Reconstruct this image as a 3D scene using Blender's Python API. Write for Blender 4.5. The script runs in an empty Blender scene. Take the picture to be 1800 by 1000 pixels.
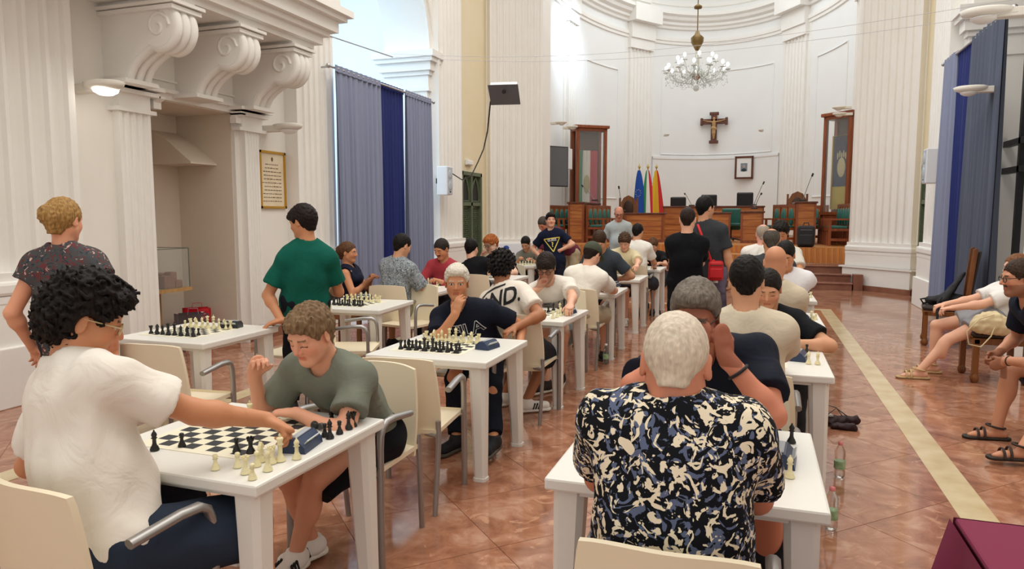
import bpy, bmesh, math, random
import numpy as np
from mathutils import Vector, Matrix
from mathutils.bvhtree import BVHTree
random.seed(7)
sc = bpy.context.scene
COL = sc.collection
# ------------------------------------------------------------------ camera
PITCH = math.atan(121/1250); YAW = math.atan(430/math.hypot(1250, 121)); EYE = 1.58
cam = bpy.data.cameras.new('camera'); cam.sensor_width = 36; cam.lens = 36*1250/1800
cam.clip_end = 200
camo = bpy.data.objects.new('camera', cam); COL.objects.link(camo)
camo.location = (0, 0, EYE); camo.rotation_euler = (math.pi/2-PITCH, 0, YAW)
sc.camera = camo
sc.view_settings.view_transform = 'Standard'; sc.view_settings.look = 'None'
sc.view_settings.gamma = 1; sc.view_settings.use_curve_mapping = False
sc.view_settings.exposure = 0.22
# ------------------------------------------------------------------ world and lights
w = bpy.data.worlds.new('world'); sc.world = w; w.use_nodes = True
bg = w.node_tree.nodes['Background']; bg.inputs[0].default_value = (1.0, 0.955, 0.90, 1); bg.inputs[1].default_value = 0.80
def lamp(kind, name, loc, energy, color=(1, 1, 1), rot=(0, 0, 0), size=1.0, size_y=None, spot=None, blend=.5):
    l = bpy.data.lights.new(name, kind); l.energy = energy; l.color = color
    if kind == 'AREA':
        l.size = size
        if size_y: l.shape = 'RECTANGLE'; l.size_y = size_y
    elif kind in ('SPOT', 'POINT'): l.shadow_soft_size = size
    if spot: l.spot_size = spot; l.spot_blend = blend
    o = bpy.data.objects.new(name, l); o.location = loc; o.rotation_euler = rot; COL.objects.link(o); return o
# left chapel window daylight, apse floodlight, and unseen overhead area lights as soft fill
lamp('AREA', 'nave_fill', (-1.5, 6, 9.2), 520, (1, .95, .87), (0, 0, 0), 6, 12)  # added fill above the nave for overall brightness
lamp('AREA', 'apse_light', (-1.5, 21.5, 10.2), 250, (.86, .94, 1), (0, 0, 0), 5, 9)
lamp('AREA', 'chapel_window_light', (-10.4, 11.0, 5.2), 230, (.50, .76, 1), (0, math.radians(-80), 0), 2.5, 2.5)
fl_ = lamp('SPOT', 'apse_floodlight', (-3.7, 21.0, 8.3), 420, (.66, .84, 1), (0, 0, 0), .12, spot=math.radians(70), blend=1.0)
fl_.rotation_euler = (Vector((-5.75, 22.0, 6.9))-fl_.location).to_track_quat('-Z', 'Y').to_euler()
# ------------------------------------------------------------------ projection helper: photo pixel -> point at depth Y / height Z / wall X
FW = Vector((-math.sin(YAW)*math.cos(PITCH), math.cos(YAW)*math.cos(PITCH), -math.sin(PITCH)))
RT = Vector((math.cos(YAW), math.sin(YAW), 0)); UP = RT.cross(FW); ORG = Vector((0, 0, EYE))
def _ray(px, py): return FW + RT*((px-900)/1250) + UP*((500-py)/1250)
def at(px, py, Y): d = _ray(px, py); return ORG + d*(Y/d.y)
def atz(px, py, Z): d = _ray(px, py); return ORG + d*((Z-EYE)/d.z)
def atx(px, py, X): d = _ray(px, py); return ORG + d*(X/d.x)
# ------------------------------------------------------------------ materials
MATS = {}
def mat(name, col, rough=.5, metal=0., var=None, bump=None, spec=.5, trans=0, ior=1.45, emit=None, estr=0, coat=0, alpha=1, sss=0):
    if name in MATS: return MATS[name]
    m = bpy.data.materials.new(name); m.use_nodes = True; nt = m.node_tree; b = nt.nodes['Principled BSDF']
    b.inputs['Base Color'].default_value = (*col, 1); b.inputs['Roughness'].default_value = rough; b.inputs['Metallic'].default_value = metal
    b.inputs['Specular IOR Level'].default_value = spec; b.inputs['Transmission Weight'].default_value = trans; b.inputs['IOR'].default_value = ior
    b.inputs['Coat Weight'].default_value = coat; b.inputs['Alpha'].default_value = alpha
    if emit: b.inputs['Emission Color'].default_value = (*emit, 1); b.inputs['Emission Strength'].default_value = estr
    tc = None
    if var or bump: tc = nt.nodes.new('ShaderNodeTexCoord')
    if var:   # (scale, colour2, contrast)
        n = nt.nodes.new('ShaderNodeTexNoise'); n.inputs['Scale'].default_value = var[0]; n.inputs['Detail'].default_value = 5
        nt.links.new(tc.outputs['Object'], n.inputs['Vector'])
        r = nt.nodes.new('ShaderNodeValToRGB'); r.color_ramp.elements[0].position = .5-var[2]; r.color_ramp.elements[1].position = .5+var[2]
        r.color_ramp.elements[0].color = (*col, 1); r.color_ramp.elements[1].color = (*var[1], 1)
        nt.links.new(n.outputs[0], r.inputs[0]); nt.links.new(r.outputs[0], b.inputs['Base Color'])
    if bump:  # (scale, strength, distance)
        n = nt.nodes.new('ShaderNodeTexNoise'); n.inputs['Scale'].default_value = bump[0]; n.inputs['Detail'].default_value = 4
        nt.links.new(tc.outputs['Object'], n.inputs['Vector'])
        bp = nt.nodes.new('ShaderNodeBump'); bp.inputs['Strength'].default_value = bump[1]; bp.inputs['Distance'].default_value = bump[2]
        nt.links.new(n.outputs[0], bp.inputs['Height']); nt.links.new(bp.outputs[0], b.inputs['Normal'])
    MATS[name] = m; return m
def nodes_of(m): nt = m.node_tree; return nt, nt.nodes['Principled BSDF'], nt.nodes.new, nt.links.new
def wood(name, c1, c2, scale=3., axis='Z', rough=.38):
    if name in MATS: return MATS[name]
    m = mat(name, c1, rough); nt, b, N, Lk = nodes_of(m)
    tc = N('ShaderNodeTexCoord'); mp = N('ShaderNodeMapping'); sv = {'Z': (6, 6, .6), 'X': (.6, 6, 6), 'Y': (6, .6, 6)}[axis]
    mp.inputs['Scale'].default_value = sv; Lk(tc.outputs['Object'], mp.inputs[0])
    n = N('ShaderNodeTexNoise'); n.inputs['Scale'].default_value = scale; n.inputs['Detail'].default_value = 6; n.inputs['Distortion'].default_value = .6; Lk(mp.outputs[0], n.inputs['Vector'])
    r = N('ShaderNodeValToRGB'); r.color_ramp.elements[0].position = .35; r.color_ramp.elements[1].position = .65
    r.color_ramp.elements[0].color = (*c1, 1); r.color_ramp.elements[1].color = (*c2, 1); Lk(n.outputs[0], r.inputs[0]); Lk(r.outputs[0], b.inputs['Base Color'])
    return m
def H(s): return tuple(((int(s[i:i+2], 16)/255+.055)/1.055)**2.4 if int(s[i:i+2], 16) > 10 else int(s[i:i+2], 16)/255/12.92 for i in (0, 2, 4))
# ------------------------------------------------------------------ mesh builder
class MB:
    def __init__(s): s.v = []; s.f = []; s.sm = []
    def add(s, v, f, smooth=False, M=None):
        o = len(s.v)
        s.v += [tuple(M @ Vector(p)) if M is not None else tuple(p) for p in v]
        s.f += [tuple(i+o for i in q) for q in f]; s.sm += [smooth]*len(f); return s
    def box(s, lo, hi, M=None, bev=0):
        (a, b, c), (d, e, g) = lo, hi
        if bev > 0:
            k = bev; bm = bmesh.new(); bmesh.ops.create_cube(bm, size=1)
            for q in bm.verts: q.co = Vector((a+(q.co.x+.5)*(d-a), b+(q.co.y+.5)*(e-b), c+(q.co.z+.5)*(g-c)))
            bmesh.ops.bevel(bm, geom=bm.edges[:], offset=k, segments=2, affect='EDGES', profile=.5)
            bm.verts.index_update(); s.add([q.co[:] for q in bm.verts], [[x.index for x in p.verts] for p in bm.faces], False, M); bm.free(); return s
        v = [(a, b, c), (d, b, c), (d, e, c), (a, e, c), (a, b, g), (d, b, g), (d, e, g), (a, e, g)]
        return s.add(v, [(3, 2, 1, 0), (4, 5, 6, 7), (0, 1, 5, 4), (1, 2, 6, 5), (2, 3, 7, 6), (3, 0, 4, 7)], False, M)
    def prism(s, poly, z0, z1, M=None, smooth=False):   # polygon (x,y) CCW extruded in z
        n = len(poly); v = [(x, y, z0) for x, y in poly]+[(x, y, z1) for x, y in poly]
        f = [tuple(range(n-1, -1, -1)), tuple(range(n, 2*n))]; s.add(v, f, False, M)
        return s.add(v, [(i, (i+1) % n, n+(i+1) % n, n+i) for i in range(n)], smooth, M)
    def lathe(s, prof, seg=16, M=None, smooth=True):    # prof [(r,z)] from bottom to top
        v = []; f = []; n = len(prof)
        for r, z in prof:
            for k in range(seg): a = 2*math.pi*k/seg; v.append((r*math.cos(a), r*math.sin(a), z))
        for i in range(n-1):
            for k in range(seg): f.append((i*seg+k, i*seg+(k+1) % seg, (i+1)*seg+(k+1) % seg, (i+1)*seg+k))
        s.add(v, f, smooth, M)
        if prof[0][0] > 1e-4: s.add(v[:seg], [tuple(range(seg-1, -1, -1))], False, M)
        if prof[-1][0] > 1e-4: s.add(v[-seg:], [tuple(range(seg))], False, M)
        return s
    def tube(s, pts, r, seg=8, M=None, flat=None, smooth=True):   # r number or list; flat=(dir, factor)
        P = [Vector(p) for p in pts]; n = len(P); v = []; f = []; up = Vector((0, 0, 1)); last = None
        for i, p in enumerate(P):
            t = (P[min(i+1, n-1)]-P[max(i-1, 0)]).normalized()
            if last is None:
                a = up if abs(t.z) < .9 else Vector((1, 0, 0)); x = t.cross(a).normalized()
            else: x = (last - t*last.dot(t)).normalized()
            last = x; y = t.cross(x); rr = r[i] if isinstance(r, (list, tuple)) else r
            for k in range(seg):
                a = 2*math.pi*(k+.5)/seg; d = x*math.cos(a)*rr + y*math.sin(a)*rr
                if flat: fd = Vector(flat[0]); d = d + fd*(d.dot(fd)*(flat[1]-1))
                v.append(p+d)
        for i in range(n-1):
            for k in range(seg): f.append((i*seg+k, i*seg+(k+1) % seg, (i+1)*seg+(k+1) % seg, (i+1)*seg+k))
        s.add(v, f, smooth, M); s.add(v[:seg], [tuple(range(seg-1, -1, -1))], False, M); s.add(v[-seg:], [tuple(range(seg))], False, M)
        return s
    def sphere(s, c, r, seg=12, rings=8, M=None):
        rx, ry, rz = r if isinstance(r, (list, tuple)) else (r, r, r); v = [(c[0], c[1], c[2]-rz)]; f = []
        for i in range(1, rings):
            th = math.pi*i/rings
            for k in range(seg): a = 2*math.pi*k/seg; v.append((c[0]+rx*math.sin(th)*math.cos(a), c[1]+ry*math.sin(th)*math.sin(a), c[2]-rz*math.cos(th)))
        v.append((c[0], c[1], c[2]+rz)); L = len(v)-1
        for k in range(seg):
            f.append((0, 1+(k+1) % seg, 1+k)); f.append((L, L-seg+k, L-seg+(k+1) % seg))
            for i in range(rings-2): a = 1+i*seg; f.append((a+k, a+(k+1) % seg, a+seg+(k+1) % seg, a+seg+k))
        return s.add(v, f, True, M)
    def grid(s, fn, nu, nv, smooth=True, M=None, closed=False):   # fn(u,v) 0..1
        v = [fn(i/nu, j/nv) for i in range(nu+1) for j in range(nv+1)]
        return s.add(v, [(i*(nv+1)+j, (i+1)*(nv+1)+j, (i+1)*(nv+1)+j+1, i*(nv+1)+j+1) for i in range(nu) for j in range(nv)], smooth, M)
    def mesh(s, name):
        me = bpy.data.meshes.new(name); me.from_pydata(s.v, [], s.f); me.polygons.foreach_set('use_smooth', s.sm); me.update(); return me
    def build(s, name, m, parent=None, loc=None):
        me = s.mesh(name); return link(name, me, m, parent, loc)
def link(name, me, m=None, parent=None, loc=None, rz=0):
    if m is not None and not me.materials: me.materials.append(m)
    o = bpy.data.objects.new(name, me); COL.objects.link(o)
    if parent: o.parent = parent
    if loc is not None: o.location = loc
    if rz: o.rotation_euler = (0, 0, rz)
    return o
def tag(o, label, cat=None, group=None, kind=None):
    if label: o['label'] = label
    if cat: o['category'] = cat
    if group: o['group'] = group
    if kind: o['kind'] = kind
    return o
def empty(name, loc, rz=0, label=None, cat=None, group=None):
    o = bpy.data.objects.new(name, None); COL.objects.link(o); o.location = loc; o.rotation_euler = (0, 0, rz); o.empty_display_size = .1
    return tag(o, label, cat, group)
def struct(name, mb, m, parent=None):
    o = mb.build(name, m, parent)
    if parent is None: o['kind'] = 'structure'
    return o
def copy_tree(o, loc=None, rz=None, label=None, group=None, parent=None):
    c = o.copy(); COL.objects.link(c); c.parent = parent
    if loc is not None: c.location = loc
    if rz is not None: c.rotation_euler = (0, 0, rz)
    if label: c['label'] = label
    if group: c['group'] = group
    for ch in [x for x in KIDS.get(o.name, o.children)]: copy_tree(ch, parent=c)
    return c
KIDS = {}
def Rz(a): return Matrix.Rotation(a, 4, 'Z')
def T(*p): return Matrix.Translation(Vector(p))
# ------------------------------------------------------------------ signed-distance sculpting (for bodies, clothes, hair)
class Field:
    def __init__(s, lo, hi, h):
        s.h = h; s.lo = np.floor(np.array(lo)/h)*h; n = np.ceil((np.array(hi)-s.lo)/h).astype(int)+1
        s.n = n; s.F = np.full(tuple(n), 1., np.float32)
        s.ax = [(s.lo[i]+h*np.arange(n[i])).astype(np.float32) for i in range(3)]
    def sl(s, lo, hi):
        r = []
        for i in range(3):
            a = int(max(0, math.floor((lo[i]-s.lo[i])/s.h))); b = int(min(s.n[i], math.ceil((hi[i]-s.lo[i])/s.h)+1))
            if b <= a: return None
            r.append(slice(a, b))
        return tuple(r)
    def pts(s, q):
        return s.ax[0][q[0]][:, None, None], s.ax[1][q[1]][None, :, None], s.ax[2][q[2]][None, None, :]
    def mix(s, q, d, k, op):
        A = s.F[q]
        if op == 'sub':
            d = -d; h = np.maximum(k-np.abs(A-d), 0)/k; s.F[q] = np.maximum(A, d)+h*h*k*.25
        else:
            h = np.maximum(k-np.abs(A-d), 0)/k; s.F[q] = np.minimum(A, d)-h*h*k*.25
    def cone(s, a, b, ra, rb, k=.02, flat=None, op='add', cap=False, cap0=False):
        a = np.array(a, float); b = np.array(b, float); R = max(ra, rb)+k+3*s.h
        q = s.sl(np.minimum(a, b)-R, np.maximum(a, b)+R)
        if q is None: return
        X, Y, Z = s.pts(q); ba = b-a; L2 = float(ba@ba)+1e-12; L = math.sqrt(L2)
        x, y, z = X-a[0], Y-a[1], Z-a[2]
        t0 = (x*ba[0]+y*ba[1]+z*ba[2])/L2; t = np.clip(t0, 0, 1)
        ex, ey, ez = x-t*ba[0], y-t*ba[1], z-t*ba[2]; r2 = ex*ex+ey*ey+ez*ez
        if flat:
            n, f = flat; e = ex*n[0]+ey*n[1]+ez*n[2]; r2 = r2+e*e*(1/(f*f)-1)
        d = np.sqrt(r2)-(ra+(rb-ra)*t)
        if flat: d = d*(.5+.5*flat[1])
        if cap: d = np.maximum(d, (t0-1)*L)
        if cap0: d = np.maximum(d, -t0*L)
        s.mix(q, d.astype(np.float32), k, op)
    def ell(s, c, ax, rad, k=.02, op='add'):
        c = np.array(c, float); R = max(rad)+k+3*s.h
        q = s.sl(c-R, c+R)
        if q is None: return
        X, Y, Z = s.pts(q); x, y, z = X-c[0], Y-c[1], Z-c[2]; d2 = 0
        for i in range(3): e = (x*ax[i][0]+y*ax[i][1]+z*ax[i][2])/rad[i]; d2 = d2+e*e
        d = (np.sqrt(d2)-1)*(min(rad)*.5+.5*sorted(rad)[1]); s.mix(q, d.astype(np.float32), k, op)
    def plane(s, p, n, k=.004):   # keep the side n points away from
        X, Y, Z = s.pts((slice(None),)*3); d = (X-p[0])*n[0]+(Y-p[1])*n[1]+(Z-p[2])*n[2]
        s.F = np.maximum(s.F, d.astype(np.float32))
    def noise(s, amp, wl, seed=0, n=7, stretch=None):
        rs = np.random.RandomState(seed); X, Y, Z = s.pts((slice(None),)*3); a = 0
        for i in range(n):
            d = rs.normal(size=3); d /= np.linalg.norm(d)
            if stretch is not None: d = d*np.array(stretch)
            f = 2*math.pi/wl*(.7+.6*rs.rand()); a = a+np.sin(f*(X*d[0]+Y*d[1]+Z*d[2])+rs.rand()*6.3)
        s.F = s.F+(amp/math.sqrt(n)*a).astype(np.float32)
    def net(s, skip=None):
        F = s.F; S = F < 0; nx, ny, nz = F.shape
        c = [S[i:nx-1+i, j:ny-1+j, k:nz-1+k] for i in (0, 1) for j in (0, 1) for k in (0, 1)]
        cnt = sum(x.astype(np.int8) for x in c); act = (cnt > 0) & (cnt < 8)
        if skip is not None:
            for lo, hi in skip:   # leave out cells well inside a finer block
                r = [slice(max(0, int(round((lo[i]-s.lo[i])/s.h))+1), max(0, int(round((hi[i]-s.lo[i])/s.h))-1)) for i in range(3)]; act[tuple(r)] = False
        I = np.argwhere(act); N = len(I)
        if N == 0: return np.zeros((0, 3)), np.zeros((0, 4), int)
        V = np.stack([F[I[:, 0]+i, I[:, 1]+j, I[:, 2]+k] for i in (0, 1) for j in (0, 1) for k in (0, 1)], 1)
        off = np.array([(i, j, k) for i in (0, 1) for j in (0, 1) for k in (0, 1)], float)
        acc = np.zeros((N, 3)); m = np.zeros(N)
        for a in range(8):
            for b in range(a+1, 8):
                if np.abs(off[a]-off[b]).sum() == 1:
                    x, y = V[:, a], V[:, b]; g = (x < 0) != (y < 0); t = np.where(g, x/np.where(g, x-y, 1), 0)
                    acc += np.where(g[:, None], off[a]+(off[b]-off[a])*t[:, None], 0); m += g
        P = (I+acc/m[:, None])*s.h+s.lo
        idx = np.full(act.shape, -1, np.int64); idx[tuple(I.T)] = np.arange(N); Q = []
        for d in range(3):
            o = [0, 0, 0]; o[d] = 1; e1, e2 = [x for x in range(3) if x != d]
            A = S[:nx-o[0], :ny-o[1], :nz-o[2]]; B = S[o[0]:, o[1]:, o[2]:]
            E = np.argwhere(A != B); E = E[(E[:, e1] > 0) & (E[:, e2] > 0) & (E[:, e1] < F.shape[e1]-1) & (E[:, e2] < F.shape[e2]-1)]
            if len(E) == 0: continue
            inside = A[tuple(E.T)]; q = []
            for u, v_ in ((0, 0), (1, 0), (1, 1), (0, 1)):
                C = E.copy(); C[:, e1] -= 1-u; C[:, e2] -= 1-v_; q.append(idx[tuple(C.T)])
            q = np.stack(q, 1); flip = inside if d != 1 else ~inside; q[~flip] = q[~flip][:, ::-1]; Q.append(q[(q >= 0).all(1)])
        return P, (np.concatenate(Q) if Q else np.zeros((0, 4), int))
def np_mesh(name, P, Q, colors=None):
    me = bpy.data.meshes.new(name); me.vertices.add(len(P)); me.vertices.foreach_set('co', P.astype(np.float32).ravel())
    me.loops.add(4*len(Q)); me.loops.foreach_set('vertex_index', Q.astype(np.int32).ravel())
    me.polygons.add(len(Q)); me.polygons.foreach_set('loop_start', np.arange(0, 4*len(Q), 4, dtype=np.int32))
    me.polygons.foreach_set('use_smooth', np.ones(len(Q), bool))
    me.update(calc_edges=True)
    if colors is not None:
        a = me.color_attributes.new('Col', 'FLOAT_COLOR', 'POINT'); a.data.foreach_set('color', np.concatenate([colors, np.ones((len(P), 1))], 1).astype(np.float32).ravel())
    return me
# ================================================================== STRUCTURE
plaster = mat('plaster', (.83, .80, .745), .75, var=(1.3, (.86, .835, .79), .2), bump=(9, .10, .02))
plaster_y = mat('plaster_cream', (.80, .69, .46), .8, var=(1.5, (.83, .73, .52), .2))
stucco = mat('stucco', (.84, .82, .775), .6, var=(2.5, (.87, .855, .82), .25), bump=(14, .12, .015))
apse_m = mat('apse_plaster', (.82, .83, .82), .75, var=(.8, (.86, .865, .85), .25))
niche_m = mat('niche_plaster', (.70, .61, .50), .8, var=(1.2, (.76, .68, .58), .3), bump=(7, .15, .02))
chapel_m = mat('chapel_plaster', (.80, .84, .86), .8)
XL, XR = -6.1, 3.0; AX = -1.55; WH = 10.5
# ---- floor: marble tiles laid on the diagonal, cream border strip
tile_m = mat('red_marble', (.30, .13, .08), .09, spec=.75)
nt, b, N, Lk = nodes_of(tile_m)
tc = N('ShaderNodeTexCoord'); geo = N('ShaderNodeNewGeometry'); oi = N('ShaderNodeObjectInfo')
n1 = N('ShaderNodeTexNoise'); n1.inputs['Scale'].default_value = 5.5; n1.inputs['Detail'].default_value = 11; n1.inputs['Roughness'].default_value = .62; n1.inputs['Distortion'].default_value = .7
n2 = N('ShaderNodeTexNoise'); n2.inputs['Scale'].default_value = 3.2; n2.inputs['Detail'].default_value = 7; n2.inputs['Distortion'].default_value = 3.5
add = N('ShaderNodeVectorMath'); add.operation = 'ADD'; Lk(geo.outputs['Position'], add.inputs[0])
cr = N('ShaderNodeCombineXYZ'); ml = N('ShaderNodeMath'); ml.operation = 'MULTIPLY'; ml.inputs[1].default_value = 37; Lk(oi.outputs['Random'], ml.inputs[0]); Lk(ml.outputs[0], cr.inputs[2]); Lk(cr.outputs[0], add.inputs[1])
Lk(add.outputs[0], n1.inputs['Vector']); Lk(add.outputs[0], n2.inputs['Vector'])
r1 = N('ShaderNodeValToRGB'); e = r1.color_ramp.elements; e[0].position = .3; e[0].color = (*H('845641'), 1); e[1].position = .72; e[1].color = (*H('C49C84'), 1)
x = r1.color_ramp.elements.new(.52); x.color = (*H('A8755B'), 1); Lk(n1.outputs[0], r1.inputs[0])
r2 = N('ShaderNodeValToRGB'); e = r2.color_ramp.elements; e[0].position = .635; e[0].color = (0, 0, 0, 1); e[1].position = .67; e[1].color = (.55, .55, .55, 1); Lk(n2.outputs[0], r2.inputs[0])
mx = N('ShaderNodeMix'); mx.data_type = 'RGBA'; Lk(r2.outputs[0], mx.inputs[0]); Lk(r1.outputs[0], mx.inputs[6]); mx.inputs[7].default_value = (*H('D0A080'), 1)
Lk(mx.outputs[2], b.inputs['Base Color'])
grout = mat('floor_joint', H('6B4236'), .6)
fl = MB().box((-7.2, -4, -.06), (4.2, 17.9, -.004)); floor = struct('floor', fl, grout)
TS = .6; hs = TS*math.sqrt(.5); tile_me = MB().box((-TS/2+.0016, -TS/2+.0016, -.01), (TS/2-.0016, TS/2-.0016, 0)).mesh('floor_tile'); tile_me.materials.append(tile_m)
spots = []
for i in range(-40, 60):
    for j in range(-60, 60):
        cx = .575+hs*(i+j)+0; cy = 3.92+hs*(i-j)+hs
        if XL-.5 < cx < 3.5 and -3.6 < cy < 17.6:
            spots.append((cx, cy))
vis = [p for p in spots if p[1] > .9 and (p[0]*RT.x+p[1]*RT.y) > -1.0*(p[0]*FW.x+p[1]*FW.y) and abs(p[0]*RT.x+p[1]*RT.y) < .95*(p[0]*FW.x+p[1]*FW.y)]
vis.sort(key=lambda p: p[0]**2+p[1]**2); first = vis[:296]; fs = set(first)
for cx, cy in first:
    link('floor_tile', tile_me, None, floor, (cx, cy, 0), math.pi/4)
rest = MB()
for cx, cy in spots:
    if (cx, cy) not in fs: rest.box((-TS/2+.0016, -TS/2+.0016, -.01), (TS/2-.0016, TS/2-.0016, 0), T(cx, cy, 0) @ Rz(math.pi/4))
o = rest.build('floor_tiles', tile_m, floor); o['kind'] = 'stuff'
cream_m = mat('cream_marble', H('D8C8A4'), .2, var=(5, H('C4AE86'), .2))
st = MB().box((1.06, -3, -.008), (1.24, 13.05, .0025)); st.box((-4.36, 12.88, -.008), (1.06, 13.05, .0025)); st.box((-4.36, -3, -.008), (-4.18, 12.88, .0025))
o = st.build('cream_border_strip', cream_m, floor)
# ---- fluted pilaster
def flute_poly(wd, dp, n, r=None, margin=.05):
    p = [(-wd/2, 0), (-wd/2, dp)]; st_ = (wd-2*margin)/n; r = r or st_*.42
    for i in range(n):
        c = -wd/2+margin+st_*(i+.5)
        for k in range(6): a = math.pi*k/5; p.append((c-r*math.cos(a), dp-r*.9*math.sin(a)))
    p += [(wd/2, dp), (wd/2, 0)]; return p[::-1]
def wallM(side, y, x=None):   # local x along wall, local y out of the wall
    if side == 'L': return Matrix(((0, 1, 0, XL if x is None else x), (-1, 0, 0, y), (0, 0, 1, 0), (0, 0, 0, 1)))
    return Matrix(((0, -1, 0, XR if x is None else x), (1, 0, 0, y), (0, 0, 1, 0), (0, 0, 0, 1)))
def pilaster(mb, M, wd, dp, n, z0, z1, base=True, bz=1.0):
    mb.prism(flute_poly(wd, dp, n), z0, z1, M)
    if base:
        e = .05
        mb.box((-wd/2-e, 0, z0-.04), (wd/2+e, dp+e, z0+.03), M); mb.box((-wd/2-e*1.6, 0, z0-.16), (wd/2+e*1.6, dp+e*1.8, z0-.04), M, bev=.03)
        mb.box((-wd/2-e*1.4, 0, z0-.22), (wd/2+e*1.4, dp+e*1.5, z0-.16), M)
        mb.box((-wd/2-e*1.3, 0, .5), (wd/2+e*1.3, dp+e*1.4, z0-.22), M); mb.box((-wd/2-e*2, 0, 0), (wd/2+e*2, dp+e*2.2, .5), M, bev=.01)
# ---- left wall with niche and chapel arch
def arch_wall(mb, x0, x1, y0, y1, spring, top, n=24):
    # wall slab between x0,x1 above an arch spanning y0..y1
    c = (y0+y1)/2; r = (y1-y0)/2; pts = [(y0+0, spring)]
    for k in range(n+1): a = math.pi-math.pi*k/n; pts.append((c+r*math.cos(a), spring+r*math.sin(a)))
    poly = [(y0, top)]+[(c-r*math.cos(math.pi*k/n), spring+r*math.sin(math.pi*k/n)) for k in range(n+1)]+[(y1, top)]
    for x in (x0, x1):
        v = [(x, p[0], p[1]) for p in poly]; f = []
        top_i = [(x, c-r*math.cos(math.pi*k/n), top) for k in range(n+1)]; o = len(v); v += top_i
        f = [(1+k, 2+k, o+k+1, o+k) for k in range(n)]; mb.add(v, f)
    v = []; f = []
    for k in range(n+1):
        a = math.pi*k/n; v += [(x0, c-r*math.cos(a), spring+r*math.sin(a)), (x1, c-r*math.cos(a), spring+r*math.sin(a))]
    mb.add(v, [(2*k, 2*k+2, 2*k+3, 2*k+1) for k in range(n)], True)
CH0, CH1, SPR = 9.2, 12.75, 4.72
wl = MB(); wt = -7.0
wl.box((wt, -4, 0), (XL, 6.0, WH)); wl.box((wt, 6.0, 2.83), (XL, 7.29, WH)); wl.box((wt, 7.29, 0), (XL, CH0, WH)); wl.box((wt, CH1, 0), (XL, 14.15, WH))
arch_wall(wl, wt, XL, CH0, CH1, SPR, WH)
wall_left = struct('wall_left', wl, plaster)
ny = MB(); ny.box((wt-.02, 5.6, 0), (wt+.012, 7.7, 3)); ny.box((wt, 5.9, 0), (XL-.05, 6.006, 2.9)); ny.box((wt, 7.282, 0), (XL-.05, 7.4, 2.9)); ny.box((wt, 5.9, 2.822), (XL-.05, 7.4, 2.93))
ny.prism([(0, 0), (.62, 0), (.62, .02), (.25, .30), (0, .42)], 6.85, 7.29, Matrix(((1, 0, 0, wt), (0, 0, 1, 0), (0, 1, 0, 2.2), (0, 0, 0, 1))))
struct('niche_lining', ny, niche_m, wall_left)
wy = MB().box((wt, 14.15, 0), (XL-.06, 16.3, WH)); struct('cream_wall_panel', wy, plaster_y, wall_left)
# mouldings and small pilasters round the niche
nm = MB()
for y0, y1 in ((5.5, 5.95), (7.34, 7.66)):
    c = (y0+y1)/2; nm.prism(flute_poly(y1-y0-.06, .09, 4, margin=.03), .12, 2.62, wallM('L', c)); nm.box((-.24, 0, 0), (.24, .13, .12), wallM('L', c))
    nm.box((-.25, 0, 2.62), (.25, .12, 2.66), wallM('L', c)); nm.box((-.19, 0, 2.66), (.19, .10, 2.80), wallM('L', c)); nm.box((-.27, 0, 2.80), (.27, .16, 2.84), wallM('L', c)); nm.box((-.3, 0, 2.86), (.3, .2, 2.90), wallM('L', c))
nm.box((XL, 5.5, 2.90), (XL+.05, 7.75, 2.94)); nm.box((XL, 5.75, 3.02), (XL+.03, 7.6, 3.04))
for y in (6.02, 7.27): nm.box((XL, y-.05, 2.70), (XL+.09, y+.05, 2.78)); nm.prism([(0, 0), (.16, .08), (.16, .1), (0, .1)], -.04, .04, Matrix(((1, 0, 0, XL), (0, 0, 1, y), (0, 1, 0, 2.72), (0, 0, 0, 1))))
struct('niche_trim', nm, stucco, wall_left)
# big pilasters of the left wall
for (y, wd, n, dp) in ((4.2, 1.45, 7, .24), (8.74, .9, 6, .2), (13.42, 1.15, 6, .2)):
    p = MB(); pilaster(p, wallM('L', y), wd, dp, n, 1.08, WH); struct('pilaster', p, stucco, wall_left)
# impost mouldings of the chapel arch, rear archivolt
def impost(mb, x0, x1, y0, y1):
    for k, (za, zb, e) in enumerate(((3.98, 4.06, .03), (4.06, 4.28, .012), (4.28, 4.36, .05), (4.36, 4.52, .10), (4.52, 4.6, .16), (4.6, 4.72, .2))): mb.box((x0-e, y0-e, za), (x1+e, y1+e, zb))
im = MB(); impost(im, wt, XL+.02, CH1, CH1+.12); impost(im, wt, XL+.02, CH0-.12, CH0)
v = []
for side, rr in ((XL, 1.775),):
    for R0, R1, d in ((rr, rr+.12, .06), (rr+.12, rr+.26, .10)):
        n = 28; vv = []; c = (CH0+CH1)/2
        for k in range(n+1):
            a = math.pi*k/n
            for R_, dx in ((R0, 0), (R0, d), (R1, d), (R1, 0)): vv.append((side+dx, c-R_*math.cos(a), SPR+R_*math.sin(a)))
        im.add(vv, [(4*k+j, 4*k+4+j, 4*k+5+j, 4*k+1+j) for k in range(n) for j in range(3)])
struct('arch_trim', im, stucco, wall_left)
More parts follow.
